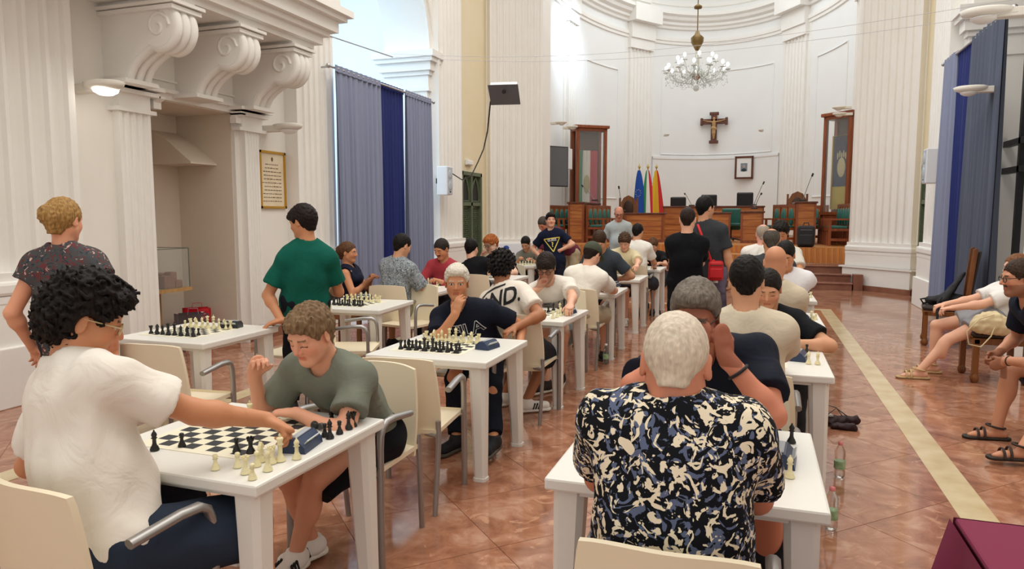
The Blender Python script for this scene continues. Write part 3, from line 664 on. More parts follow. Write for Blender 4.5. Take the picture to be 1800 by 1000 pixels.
def pp(k, cn, px, py, where, **kw):
    p = atz(px, py, TZ); tx, ty = min(TP.values(), key=lambda q: max(abs(q[0]-p.x), abs(q[1]-p.y))); p.x = min(max(p.x, tx-.375), tx+.375); p.y = min(max(p.y, ty-.375), ty+.375); return piece(k, cn, p.x, p.y, where, **kw)
w1 = 'by the blue clock on the left foreground table'
for k, px, py in (('pawn', 379, 826), ('pawn', 418, 822), ('rook', 432, 833), ('pawn', 444, 843), ('pawn', 452, 820), ('knight', 459, 812), ('bishop', 471, 828), ('rook', 478, 815), ('king', 493, 811), ('bishop', 522, 807)): pp(k, 'ivory', px, py, w1)
for k, px, py in (('knight', 583, 742), ('queen', 606, 746), ('pawn', 571, 768), ('bishop', 580, 771), ('pawn', 597, 763), ('bishop', 613, 755), ('rook', 621, 750)): pp(k, 'black', px, py, 'captured at the far right corner of the left foreground table')
pp('knight', 'black', 552, 753, 'lying on its side behind the blue clock', lying=True, rz=1.2)
for k, cn, px, py in (('bishop', 'black', 272, 792), ('pawn', 'black', 320, 786), ('pawn', 'black', 416, 795), ('rook', 'black', 441, 797), ('pawn', 'ivory', 465, 722), ('king', 'ivory', 440, 745)): pp(k, cn, px, py, 'still in play on the left foreground board')
for k, cn, px, py, wh in (('pawn', 'black', 1360, 778, 'behind the clock on the right foreground table'), ('bishop', 'black', 1391, 779, 'behind the clock on the right foreground table'), ('pawn', 'ivory', 1368, 845, 'before the clock on the right foreground table'), ('bishop', 'ivory', 1388, 840, 'before the clock on the right foreground table'), ('pawn', 'ivory', 1356, 830, 'before the clock on the right foreground table')): pp(k, cn, px, py, wh)
for k, cn, px, py in (('knight', 'black', 1404, 632), ('bishop', 'black', 1398, 622), ('pawn', 'black', 1418, 620), ('rook', 'black', 1408, 616), ('bishop', 'ivory', 1421, 640), ('bishop', 'ivory', 1437, 641)): pp(k, cn, px, py, 'beside the clock by the beige shirted player')
for k, cn, px, py in (('pawn', 'black', 958, 556), ('knight', 'black', 964, 549), ('bishop', 'black', 973, 546), ('bishop', 'black', 983, 543), ('king', 'black', 995, 541), ('pawn', 'black', 1009, 543), ('rook', 'ivory', 972, 560), ('bishop', 'ivory', 979, 558), ('knight', 'ivory', 986, 555), ('pawn', 'ivory', 992, 553), ('king', 'ivory', 984, 551)): pp(k, cn, px, py, 'before the young man in glasses and white shirt')
for k, cn, px, py in (('king', 'ivory', 753, 502), ('pawn', 'ivory', 768, 503), ('bishop', 'ivory', 773, 501), ('rook', 'black', 780, 500), ('pawn', 'black', 765, 498), ('queen', 'black', 790, 499), ('pawn', 'ivory', 726, 496), ('rook', 'ivory', 722, 500)): pp(k, cn, px, py, 'before the man in the red shirt')
for k, cn, px, py in (('pawn', 'ivory', 1066, 497), ('bishop', 'ivory', 1071, 495), ('pawn', 'black', 1062, 492)): pp(k, cn, px, py, 'before the green cap')
for k, cn, px, py in (('king', 'ivory', 1108, 473), ('pawn', 'ivory', 1112, 475), ('bishop', 'ivory', 1117, 474), ('pawn', 'black', 1126, 473), ('pawn', 'ivory', 1102, 472)): pp(k, cn, px, py, 'before the cream polo')
for i in range(7):
    pp(('rook', 'knight', 'bishop', 'king', 'queen', 'bishop', 'rook')[i], 'ivory', 914+5*i, 466, 'in a row before the grey shirt lettered in white'); pp('pawn', 'black', 914+5*i, 462, 'in a row before the grey shirt lettered in white')
for k, cn, px, py in (('king', 'ivory', 1426, 566), ('rook', 'ivory', 1430, 568), ('pawn', 'ivory', 1434, 562)): pp(k, cn, px, py, 'beside the bald player')
for k, cn, px, py in (('pawn', 'black', 1420, 520), ('pawn', 'black', 1431, 519), ('rook', 'ivory', 1425, 523)): pp(k, cn, px, py, 'near the marble steps')
for k, px, py in (('king', 4, 668), ('bishop', 17, 671), ('rook', 10, 676), ('pawn', 31, 664), ('pawn', 22, 662)): pp(k, 'ivory', px, py, 'at the left picture edge')
def cl(px, py, rz, lb, blue=False): p = atz(px, py, TZ); tx, ty = min(TP.values(), key=lambda q: max(abs(q[0]-p.x), abs(q[1]-p.y))); p.x = min(max(p.x, tx-.33), tx+.33); clock(p.x, p.y, rz, lb, blue)
cl(530, 786, math.radians(100), 'blue digital chess clock being pressed on the left foreground table', True); cl(406, 576, math.radians(15), 'black digital chess clock on the table before the niche')
cl(857, 612, math.radians(80), 'dark blue digital chess clock on the table before the navy shirt man', True); cl(640, 527, math.radians(20), 'black digital chess clock on the table behind the boy in green')
cl(1372, 812, math.radians(85), 'dark blue digital chess clock on the right foreground table', True); cl(1404, 632, math.radians(80), 'dark digital chess clock beside the beige shirted player', True)
cl(999, 551, math.radians(80), 'dark blue digital chess clock before the young man in glasses', True); cl(1081, 503, math.radians(80), 'dark digital chess clock before the green cap', True); cl(1413, 566, math.radians(80), 'dark digital chess clock beside the bald player', True)
# ---- chairs
for x, y, a, lb in ((-1.9, 1.62, -8, 'cream armchair of the curly haired man in the left foreground'), (-1.78, 2.90, 180, 'cream armchair under the boy in the grey green shirt'), (-1.8, 3.53, 6, 'empty cream armchair with its back to us in the left aisle'),
  (-1.95, 4.83, 178, 'cream armchair under the white haired man in navy'), (-1.72, 5.30, 0, 'cream armchair of the curly player in a lettered white shirt'), (-1.8, 6.7, 180, 'cream armchair under the young man with glasses and fringe'),
  (-1.72, 7.3, 0, 'cream armchair under the player with the green cap'), (-1.85, 8.8, 180, 'cream armchair under the dark grey shirt behind the green cap'), (-1.9, 10.65, 180, 'cream armchair under the cream polo'), (-1.75, 11.0, 0, 'cream armchair under the dark haired white shirt in the distance'),
  (-.17, 1.80, 0, 'cream armchair under the man in the flowered shirt'), (-.05, 3.2, 180, 'cream armchair behind the grey haired man on his fists'), (-.02, 3.76, 0, 'cream armchair under the player in the beige shirt'), (.15, 5.08, 180, 'cream armchair under the black sleeved arm'), (.08, 5.62, 0, 'cream armchair under the bald player'),
  (.25, 6.95, 180, 'cream armchair facing the bald player'), (.12, 7.42, 0, 'cream armchair under the balding man in dark grey'), (.2, 8.85, 180, 'cream armchair behind the last visible right hand board'),
  (-3.35, 3.42, 5, 'empty cream armchair with metal arm before the niche table'), (-3.62, 4.98, 180, 'empty cream armchair behind the niche table by the wall'), (-3.3, 5.3, -70, 'empty cream armchair beside the boy in green'), (-3.45, 6.72, 168, 'empty cream armchair in front of the patterned grey shirt'), (-3.75, 6.98, 4, 'cream armchair under the patterned grey shirt'), (-3.75, 8.35, 180, 'cream armchair under the man in red'),
  (-3.4, 8.62, 0, 'cream armchair under the black sleeveless shirt'), (-3.5, 10.0, 180, 'cream armchair under the ginger player'), (-3.9, 12.65, 180, 'cream armchair under the grey shirt lettered in white')): chair(x, y, math.radians(a), lb)
# ================================================================== WALL FITTINGS
lamp_m = mat('lamp_plaster', (.78, .75, .68), .6); bulb_m = mat('lamp_glow', (1, 1, 1), .5, emit=(1, .95, .85), estr=9); bulb_off = mat('lamp_glass_off', (.85, .85, .82), .3)
def wall_lamp(M, label, lit=False, s=1.):   # local y out of the wall
    o = empty('wall_lamp', M.translation, 0, label, 'wall lamp', 'boat shaped wall lamps'); M = T(*(-M.translation)) @ M @ Matrix.Scale(s, 4)
    MB().box((-.06, 0, -.06), (.06, .30, .02), M, bev=.008).build('bracket', lamp_m, o)
    d = MB(); d.lathe([(.02, -.05), (.12, -.045), (.17, -.02), (.185, .02), (.15, .035), (.0, .04)], 20, M @ T(0, .36, 0) @ Matrix.Diagonal((.75, 1.15, 1, 1))); d.build('dish', lamp_m, o)
    MB().lathe([(.0, -.10), (.06, -.09), (.10, -.066), (.11, -.046)], 16, M @ T(0, .38, 0)).build('bulb_glass', bulb_m if lit else bulb_off, o)
    return o
wall_lamp(wallM('L', 5.13) @ T(0, 0, 2.78), 'lit boat shaped wall lamp beside the large left pilaster', True)
wall_lamp(wallM('L', 7.86) @ T(0, 0, 2.72), 'boat shaped wall lamp above the gold framed parchment')
wall_lamp(wallM('R', 10.2) @ T(0, .25, 3.12), 'boat shaped wall lamp before the right curtain', s=.9)
wall_lamp(wallM('R', 9.1) @ T(0, .3, 3.75), 'boat shaped wall lamp in the upper right corner', s=1.2)
def apse_lamp(px, py, Y, rz, lb, s=.7): p = at(px, py, Y); wall_lamp(T(p.x, p.y, p.z) @ Rz(rz), lb, s=s)
apse_lamp(1168, 238, 26.9, math.radians(205), 'boat shaped wall lamp left of the crucifix'); apse_lamp(1340, 230, 27.3, math.radians(170), 'boat shaped wall lamp right of the crucifix')
apse_lamp(968, 216, 18.9, math.radians(-90), 'boat shaped wall lamp above the air conditioner', .8); apse_lamp(990, 224, 20.2, math.radians(-100), 'boat shaped wall lamp beside the left display cabinet', .8)
apse_lamp(1497, 188, 20.2, math.radians(90), 'upper boat shaped wall lamp above the right display cabinet', .8); apse_lamp(1499, 199, 19.4, math.radians(90), 'lower boat shaped wall lamp at the right display cabinet', .8)
# framed parchment
gold = mat('gold_frame', H('C79A3C'), .35, .6); parch = mat('parchment', H('EBDFC8'), .7, var=(6, H('DCCBA8'), .3)); ink = mat('brown_ink', H('6A5238'), .8)
f = empty('framed_parchment', (XL, 7.98, 2.05), 0, 'gold framed parchment with handwritten lines on the left wall', 'picture'); M = T(-XL, -7.98, -2.05) @ wallM('L', 7.98) @ T(0, 0, 2.05)
W2, H2 = .265, .375
for a, b_ in (((-W2, 0, -H2), (-W2+.03, .03, H2)), ((W2-.03, 0, -H2), (W2, .03, H2)), ((-W2, 0, H2-.03), (W2, .03, H2)), ((-W2, 0, -H2), (W2, .03, -H2+.03))): MB().box(a, b_, M).build('frame_bar', gold, f)
MB().box((-W2+.03, 0, -H2+.03), (W2-.03, .012, H2-.03), M).build('sheet', parch, f)
tx = MB(); rs = random.Random(3)
for i in range(11):
    z = .2-.048*i; x = -.18+(.06 if i < 2 else 0)
    while x < (.18-(.06 if i < 2 else 0)): l = rs.uniform(.015, .06); tx.box((x, .012, z-.004), (x+l, .0135, z+.004+rs.uniform(0, .004)), M); x += l+.012
tx.sphere((0, .012, .27), (.02, .002, .03), 8, 6, M); tx.build('script_lines', ink, f)['kind'] = 'stuff'
# speakers, emergency lights, monitor, air conditioner
wht = mat('white_casing', (.78, .79, .80), .45); grille = mat('speaker_grille', H('B8C0C8'), .7, bump=(300, .3, .002)); blk = mat('black_plastic', (.02, .02, .02), .4)
def speaker(M, label, wd=.26, h=.55):
    o = empty('loudspeaker', M.translation, 0, label, 'loudspeaker', 'white wall loudspeakers'); M = T(*(-M.translation)) @ M
    MB().box((-wd/2, .06, -h/2), (wd/2, .28, h/2), M, bev=.015).build('cabinet', wht, o); g = MB().box((-wd/2+.02, .28, -h/2+.02), (wd/2-.02, .286, h/2-.02), M); g.build('grille', grille, o)
    for z, r in ((.12, .09), (-.1, .09)): MB().lathe([(r, 0), (r*.9, .008), (r*.3, .002), (0, .004)], 18, M @ T(0, .286, z) @ Matrix.Rotation(math.radians(-90), 4, 'X')).build('cone', grille, o)
    MB().box((-.03, .286, -h/2+.05), (.03, .29, -h/2+.075), M).build('badge', blk, o); MB().box((-.04, 0, -.05), (.04, .07, .05), M).build('bracket', blk, o)
p = atx(776, 318, XL+.3); speaker(wallM('L', p.y) @ T(0, .2, p.z), 'white loudspeaker on the pilaster beside the left curtain')
p = atx(1647, 292, XR-.3); speaker(wallM('R', p.y) @ T(0, .2, p.z), 'white loudspeaker beside the right curtain')
def emergency(M, lb):
    o = empty('emergency_light', M.translation, 0, lb, 'emergency light'); M = T(*(-M.translation)) @ M
    MB().box((-.17, 0, -.06), (.17, .06, .06), M, bev=.012).build('case', wht, o); MB().box((-.15, .06, -.04), (.15, .075, .04), M, bev=.006).build('diffuser', mat('diffuser', (.85, .85, .8), .4), o)
emergency(wallM('L', 14.93, XL-.06) @ T(0, 0, 2.76), 'white emergency light above the left green door'); emergency(wallM('R', 14.95, XR+.06) @ T(0, 0, 2.76), 'white emergency light above the right green door')
pm = at(966, 292, 18.9)
mo = empty('wall_monitor', pm, 0, 'black flat screen monitor on the left presbytery wall', 'monitor'); M = Rz(math.radians(52))
MB().box((-.62, -.03, -.55), (.62, .03, .55), M, bev=.01).build('housing', blk, mo); MB().box((-.59, -.034, -.52), (.59, -.03, .52), M).build('screen', mat('screen_grey', H('5E6168'), .15), mo); MB().box((-.1, .03, -.1), (.1, .35, .1), M).build('mount', blk, mo)
pa = at(958, 238, 19.0); ac = empty('air_conditioner', (AX-PW+.005, pa.y, pa.z), 0, 'white air conditioner above the black monitor', 'air conditioner')
MB().box((0, -.5, -.15), (.22, .5, .15), bev=.03).build('case', wht, ac)
for k in range(4): MB().box((.2, -.45, -.13+.03*k), (.225, .45, -.115+.03*k)).build('louvre', mat('louvre_grey', (.5, .5, .48), .5), ac)
pb = at(994, 280, 20.6); sp2 = empty('loudspeaker', pb, 0, 'white loudspeaker beside the left display cabinet', 'loudspeaker', 'white wall loudspeakers'); M = Rz(math.radians(-20)); MB().box((-.17, -.1, -.3), (.17, .12, .3), M, bev=.02).build('cabinet', wht, sp2); MB().box((-.15, -.106, -.28), (.15, -.1, .28), M).build('grille', wht, sp2)
# projector hung on wires, its cable
pj = at(887, 163, 10.0); pr_ = empty('hanging_projector', pj, math.radians(10), 'white projector with grey base plate hanging on wires', 'projector')
MB().box((-.2, -.15, -.04), (.2, .15, .06), Matrix.Rotation(math.radians(-42), 4, 'X'), bev=.015).build('case', wht, pr_); MB().box((-.22, -.18, -.05), (.22, .18, -.042), Matrix.Rotation(math.radians(-42), 4, 'X')).build('base_plate', mat('plate_grey', H('63666C'), .4), pr_); MB().tube([(.02, -.15, -.0), (.02, -.19, -.02)], .03, 12).build('lens', blk, pr_)
cb = MB(); pts = [at(868, 160, 10), at(862, 180, 10.2), at(857, 230, 10.8), at(850, 262, 11.6), at(840, 285, 12.4), at(828, 310, 13.2), at(812, 316, 13.4), at(795, 305, 13.2), at(788, 295, 13.1)]
tag(cb.tube(pts, .012, 6).build('projector_cable', blk, None), 'black cable hanging from the projector to the left wall', 'cable')
wm = mat('wire_grey', (.5, .5, .52), .5); 
for (a, b_, lb) in ((at(690, 95, 11.5), at(1790, -2, 8.6), 'upper thin wire strung across the nave'), (at(690, 100, 11.5), at(1790, 20, 8.6), 'lower thin wire strung across the nave')):
    tag(MB().tube([a.lerp(b_, k/20)-Vector((0, 0, .25*math.sin(math.pi*k/20))) for k in range(21)], .0026, 5).build('stretched_wire', wm), lb, 'wire')
tag(MB().tube([atx(576, 62, XL+.2), atx(690, 100, XL+.2)], .012, 6).build('tie_rod', wm), 'thin rod across the top of the left chapel arch', 'rod')
# ================================================================== CHANDELIER
cx = at(1225, 100, 20.1); CHx, CHy = cx.x, 20.1; zb = at(1222, 162, 20.1).z; zt = at(1226, 15, 20.1).z
ch = empty('chandelier', (CHx, CHy, zb), 0, 'crystal chandelier with white bulbs hanging in the apse', 'chandelier')
brass = mat('aged_brass', H('7A6440'), .4, .8); crys = mat('crystal', (.80, .84, .83), .1, trans=.45, ior=1.5); glow = mat('bulb_white', (1, 1, 1), .4, emit=(1, .98, .92), estr=6)
Hh = zt-zb
MB().tube([(0, 0, .75), (0, 0, Hh+2.6)], .014, 6).lathe([(.0, Hh-.02), (.10, Hh), (.11, Hh+.05), (.02, Hh+.12)], 14).build('stem_chain', brass, ch)
MB().lathe([(.0, 1.05), (.05, 1.1), (.16, 1.3), (.17, 1.42), (.08, 1.5), (.04, 1.6), (0, 1.62)], 14).build('crown', brass, ch)
MB().lathe([(.0, .3), (.05, .32), (.18, .42), (.2, .5), (.06, .58), (.05, .9), (.03, 1.1)], 14).build('centre_column', mat('silvered', (.55, .56, .52), .25, .8), ch)
MB().sphere((0, 0, .1), .08, 14, 10).build('crystal_ball', crys, ch)
arm_m = []
for tier, (n, R, z, zz) in enumerate(((12, .80, .62, .42), (8, .5, .86, .6))):
    for i in range(n):
        a = 2*math.pi*i/n+.2*tier; d = Vector((math.cos(a), math.sin(a), 0))
        m = MB().tube([d*.08+Vector((0, 0, zz+.08)), d*R*.45+Vector((0, 0, zz-.14)), d*R*.8+Vector((0, 0, zz-.08)), d*R+Vector((0, 0, z-.08))], .014, 6); m.lathe([(.01, 0), (.075, .015), (.08, .025), (.015, .03), (.015, .09)], 10, T(*(d*R+Vector((0, 0, z-.09))))); m.build('arm', crys, ch)
        MB().sphere(d*R+Vector((0, 0, z+.06)), (.04, .04, .055), 10, 7).build('bulb', glow, ch)
dr = MB(); rs = random.Random(2)
for i in range(420):
    a = rs.random()*6.283; R = rs.uniform(.25, .86); z = .08+.35*(R/.86)+rs.uniform(-.06, .25)
    dr.lathe([(0, -.05), (.012, -.03), (.006, 0)], 5, T(R*math.cos(a), R*math.sin(a), z), smooth=False)
for i in range(24):
    a0 = 2*math.pi*i/24; a1 = a0+2*math.pi/24*2; R = .8 if i % 2 else .55
    for k in range(9): t = k/8; a = a0+(a1-a0)*t; dr.sphere((R*math.cos(a), R*math.sin(a), .42-.22*math.sin(math.pi*t)), .012, 5, 4)
o = dr.build('crystal_drops', crys, ch); o['kind'] = 'stuff'
# ================================================================== APSE OBJECTS
dwood = wood('dark_walnut', H('4A2415'), H('6B3620'), 3, 'Z'); rwood = wood('red_mahogany', H('7A3D22'), H('96522F'), 3, 'Z'); hw = wood('honey_panel', H('9A5526'), H('BC7A3E'), 2.2, 'X'); gpad = mat('teal_leather', H('2F6A60'), .45); blackl = mat('black_leather', (.018, .018, .02), .45)
PZ = .85
p0 = at(1255, 225, 28.3); cr_ = empty('crucifix', (p0.x, p0.y, p0.z), 0, 'dark wooden crucifix with a carved pale figure on the apse wall', 'crucifix')
zz = .0217*.5
c = MB().box((-.11, -.05, -.52), (.11, .03, .55), bev=.015); c.box((-.45, -.05, .14), (.45, .03, .34), bev=.015)
for x, z, w_, h_ in ((0, .53, .17, .06), (0, -.52, .17, .06), (-.45, .24, .05, .14), (.45, .24, .05, .14)): c.box((x-w_, -.06, z-h_), (x+w_, .03, z+h_), bev=.02)
c.build('cross', dwood, cr_)
F_ = Field((-.5, -.2, -.5), (.5, .05, .5), .012); I3 = ((1, 0, 0), (0, 1, 0), (0, 0, 1))
F_.cone((0, -.09, .20), (0, -.09, .02), .075, .055, .03); F_.ell((0, -.11, .33), I3, (.05, .055, .065), .02); F_.cone((0, -.09, .2), (0, -.1, .29), .03, .03)
for s in (-1, 1): F_.cone((s*.07, -.09, .22), (s*.22, -.08, .24), .028, .022, .02); F_.cone((s*.22, -.08, .24), (s*.40, -.075, .29), .022, .018, .015); F_.cone((s*.03, -.09, .0), (s*.035, -.12, -.2), .042, .03, .02); F_.cone((s*.035, -.12, -.2), (s*.01, -.085, -.40), .03, .02, .015)
F_.cone((-.05, -.1, .0), (.05, -.1, -.03), .06, .06, .02)
P_, Q_ = F_.net(); link('carved_figure', np_mesh('carved_figure', P_, Q_), mat('painted_wood_flesh', H('B08A5C'), .5), cr_)
p0 = at(1308, 295, 28.2); pf_ = empty('framed_portrait', (p0.x, p0.y-.16, p0.z), math.radians(-7), 'small framed portrait of a dark suited figure on the apse wall', 'picture')
for a, b_ in (((-.33, -.05, -.42), (-.26, .02, .42)), ((.26, -.05, -.42), (.33, .02, .42)), ((-.33, -.05, .35), (.33, .02, .42)), ((-.33, -.05, -.42), (.33, .02, -.35))): MB().box(a, b_, None, .01).build('frame_bar', dwood, pf_)
MB().box((-.27, -.02, -.36), (.27, .01, .36)).build('mount_card', mat('card_white', (.82, .82, .80), .6), pf_); MB().box((-.12, -.024, -.14), (.12, -.02, .16)).build('photo', mat('photo_blue', H('7C8894'), .5), pf_)
MB().sphere((0, -.024, .05), (.045, .004, .06), 12, 8).build('head', mat('photo_face', H('B59A88'), .6), pf_); MB().sphere((0, -.024, -.09), (.09, .003, .06), 12, 8).build('suit', mat('photo_suit', H('2A3038'), .6), pf_)
def obox(name, m, P, A, B, z0, z1, depth, bev=0):   # box whose front runs A->B (plan), extends back
    pass
def cabinet(A, B, z1, label, left):
    A = Vector((*A, 0)); B = Vector((*B, 0)); d = (B-A).normalized(); bk = Vector((-d.y, d.x, 0)); 
    if bk.y < 0: bk = -bk
    wd = (B-A).length; dp = .5; o = empty('display_cabinet', (A.x, A.y, PZ), 0, label, 'cabinet', 'tall glazed banner cabinets')
    M = Matrix(((d.x, bk.x, 0, 0), (d.y, bk.y, 0, 0), (0, 0, 1, 0), (0, 0, 0, 1))); h = z1-PZ
    fr = MB(); t = .09
    for x in (0, wd-t): fr.box((x, 0, 0), (x+t, t, h), M); fr.box((x, dp-t, 0), (x+t, dp, h), M)
    fr.box((0, 0, h-.12), (wd, dp, h-.04), M); fr.box((-.06, -.06, h-.04), (wd+.06, dp+.03, h+.05), M, .015); fr.box((0, 0, 0), (wd, dp, .75), M); fr.box((-.03, -.03, .75), (wd+.03, dp, .83), M); fr.box((-.03, -.03, 0), (wd+.03, dp, .14), M)
    fr.build('carcass', rwood, o); MB().box((t, dp-.03, .83), (wd-t, dp-.01, h-.1), M).build('back_panel', mat('cabinet_back', H('5A4A42'), .6), o)
    gl = mat('clear_glass', (.95, .97, .97), .02, trans=.92, ior=1.12)
    MB().box((t, .01, .83), (wd-t, .016, h-.12), M).build('glass_pane', gl, o); MB().box((wd-.012, t, .83), (wd-.006, dp-t, h-.12), M).build('glass_pane', gl, o)
    return o, M, wd, h, dp
cl_, M, wd, h, dp = cabinet((-5.15, 21.0), (-4.35, 21.6), at(1012, 222, 21).z, 'tall glazed cabinet holding a green white red banner', True)
bn = lambda nm, x0, x1, z0, z1, y, m, par: MB().grid(lambda u, v: (x0+(x1-x0)*u, y+.015*math.sin(14*u+2*v), z0+(z1-z0)*v), 12, 6, M=M).grid(lambda u, v: (x1-(x1-x0)*u, y+.006+.015*math.sin(14*(1-u)+2*v), z0+(z1-z0)*v), 12, 6, M=M).build(nm, m, par)
fab = lambda n_, c_: mat(n_, H(c_), .8)
cw = (wd-.24)/3; zt_ = h*.80
bno = tag(empty('banner', cl_.location), 'green white and red banner inside the left display cabinet', 'banner'); bn('green_field', .12, .12+cw*.75, .86, zt_, dp*.5, fab('flag_green', '2F8A62'), bno); bn('white_field', .12+cw*.75, .12+cw*1.75, .86, zt_, dp*.5, fab('flag_white', 'E4E0D6'), bno); bn('red_field', .12+cw*1.75, .12+cw*2.7, .86, zt_, dp*.5, fab('flag_red', 'C0364A'), bno)
MB().sphere((.12+cw*1.25, dp*.5-.03, .86+(zt_-.86)*.45), (.10, .012, .28), 10, 8, M).build('emblem', fab('emblem_gold', 'B7A77A'), bno)
cr2, M, wd, h, dp = cabinet((1.62, 20.95), (2.22, 20.35), at(1465, 200, 20.6).z, 'tall glazed cabinet holding a blue and yellow embroidered banner', False)
bno = tag(empty('banner', cr2.location), 'blue and yellow embroidered banner inside the right display cabinet', 'banner'); bn('blue_field', .14, wd-.16, 1.5, h*.84, dp*.5, fab('banner_blue', '33405C'), bno); bn('yellow_field', .14, wd-.16, .9, 1.5, dp*.5, fab('banner_yellow', 'C9B23E'), bno)
e_ = MB(); e_.sphere((wd/2, dp*.5-.03, 2.0), (.13, .012, .26), 10, 8, M)
for k in range(5): e_.sphere((wd/2+(k-2)*.06, dp*.5-.03, 2.3+.05*(k % 2)), (.025, .01, .1), 8, 6, M)
e_.build('embroidered_crest', fab('crest_cream', 'CFC49A'), bno); bb = MB().tube([M @ Vector(q) for q in ((.13, dp*.5-.02, .9), (.13, dp*.5-.02, h*.84), (wd-.15, dp*.5-.02, h*.84), (wd-.15, dp*.5-.02, .9))], .02, 6); bb.build('gold_border', fab('border_gold', 'C4A23A'), bno)
# flags
for px, lb, cols in ((1122, 'blue flag with gold specks on a pole', ('1B4AA0', '1B4AA0', '1B4AA0')), (1137, 'green white red flag on a pole', ('2E8B57', 'E8E4DC', 'C8283C')), (1152, 'yellow and red flag on a pole', ('E2B92C', 'D9A52A', 'C62A2A'))):
    b0 = at(px, 400, 25.5); zt_ = at(px, 292, 25.5).z; o = empty('flag', (b0.x, 25.5, PZ), 0, lb, 'flag', 'three flags on poles in the apse'); hp = zt_-PZ
    MB().tube([(0, 0, 0), (0, 0, hp-.08)], .016, 8).lathe([(.16, 0), (.15, .04), (.03, .06)], 14).build('pole', mat('pole_brass', H('A98A4A'), .35, .7), o); MB().lathe([(0, hp-.1), (.03, hp-.08), (.05, hp-.03), (.02, hp+.03), (0, hp+.1)], 8).build('finial', mat('gilt', H('C9B06A'), .3, .8), o)
    for j, cc in enumerate(cols):
        x0, x1 = -.26+.175*j, -.26+.175*(j+1)
        def fn(u, v, x0=x0, x1=x1): t = v; sp_ = .18+.82*t**.7; x = (x0+(x1-x0)*u)*sp_; return (x+.05*t, -.05-.06*math.sin(9*(x0+(x1-x0)*u)+1.5)*t, hp-.15-1.6*t)
        MB().grid(fn, 8, 12).grid(lambda u, v: (fn(1-u, v)[0], fn(1-u, v)[1]+.006, fn(1-u, v)[2]), 8, 12).build('cloth_stripe', fab('flagcol_'+cc, cc), o)
    if px == 1122:
        s_ = MB()
        for k in range(9): a = k/9*6.28; s_.sphere((.0+.09*math.cos(a), -.14, hp-.95+.12*math.sin(a)), .012, 6, 4)
        s_.build('stars', fab('star_gold', 'E6C840'), o)
# council furniture -----------------------------------------------------------
def desk(x0, y0, x1, y1, z0, z1, label, back=False):
    o = empty('council_desk', ((x0+x1)/2, (y0+y1)/2, z0), 0, label, 'desk'); M = T(-(x0+x1)/2, -(y0+y1)/2, -z0)
    MB().box((x0+.02, y0+.02, z0+.06), (x1-.02, y1-.02, z1-.05), M).build('panel', hw, o); MB().box((x0-.03, y0-.03, z1-.05), (x1+.03, y1+.03, z1), M, .01).build('desk_top', dwood, o); MB().box((x0, y0, z0), (x1, y1, z0+.08), M).build('plinth', rwood, o)
    for x in (x0, x1-.05): MB().box((x, y0-.0, z0+.08), (x+.05, y0+.05, z1-.05), M).build('corner_post', rwood, o)
    n = max(1, int((z1-z0)/.2))
    for k in range(1, n): MB().box((x0+.05, y0+.012, z0+.08+(z1-z0-.13)*k/n), (x1-.05, y0+.022, z0+.088+(z1-z0-.13)*k/n), M).build('groove_strip', rwood, o)
    return o
def bench(P0, P1, n, face, z0, label):   # row of n seats from P0 to P1 (plan), facing vector
    P0 = Vector((*P0, 0)); P1 = Vector((*P1, 0)); d = (P1-P0); L = d.length; d.normalize(); f = Vector((*face, 0)).normalized(); sw = L/n
    o = empty('council_bench', (P0.x, P0.y, z0), 0, label, 'bench', 'teal cushioned council benches')
    if d.cross(f).z < 0: P0, P1 = P1, P0; d = -d
    base = Vector((P0.x-o.location.x, P0.y-o.location.y, 0)); M = Matrix(((d.x, f.x, 0, base.x), (d.y, f.y, 0, base.y), (0, 0, 1, 0), (0, 0, 0, 1)))
    MB().box((0, -.06, .95), (L, .0, 1.02), M).box((0, -.05, .40), (L, -.02, .95), M).box((0, -.05, .36), (L, .46, .42), M).build('frame', rwood, o)
    for i in range(n+1):
        x = i*sw; MB().box((x-.022, -.06, 0), (x+.022, .0, 1.02), M).box((x-.022, .40, 0), (x+.022, .46, .62), M).box((x-.025, -.03, .62), (x+.025, .5, .66), M).box((x-.02, 0, .12), (x+.02, .42, .18), M).build('arm_frame', rwood, o)
    for i in range(n):
        c = (i+.5)*sw; MB().box((c-sw/2+.03, -.02, .45), (c+sw/2-.03, -.012, .95), M).build('back_panel', hw, o)
        MB().sphere((c, -.005, .70), (sw*.34, .045, .22), 14, 10, M).build('back_pad', gpad, o); MB().box((c-sw/2+.03, .02, .42), (c+sw/2-.03, .44, .48), M, .02).build('seat_pad', gpad, o)
    return o
bench((-5.45, 18.55), (-5.3, 20.75), 5, (1, -.05), PZ, 'back row of five teal cushioned council seats on the left'); desk(-4.86, 18.9, -4.42, 21.0, PZ, 1.95, 'long council desk ending in a panelled side on the left')
bench((-4.33, 19.05), (-4.12, 21.1), 5, (1, -.1), PZ, 'front row of five teal cushioned council seats on the left')
a_ = at(1098, 424, 19.9); b_ = at(1165, 424, 19.9); desk(a_.x, 19.9, b_.x, 20.5, PZ, at(1130, 374, 19.9).z, 'broad panelled clerk desk below the flags')
a_ = at(1165, 400, 23.6); b_ = at(1342, 400, 23.6); desk(a_.x, 23.6, b_.x, 24.3, PZ, at(1230, 362, 23.6).z, 'long president desk before the apse wall')
a_ = at(1230, 424, 20.3); b_ = at(1283, 424, 20.3); desk(a_.x, 20.3, b_.x, 20.9, PZ, at(1260, 373, 20.3).z, 'small council desk behind the man with the red bag')
a_ = at(1301, 424, 20.0); b_ = at(1341, 424, 20.0); desk(a_.x, 20.0, b_.x, 20.6, PZ, at(1320, 371, 20.0).z, 'small council desk right of the green chair')
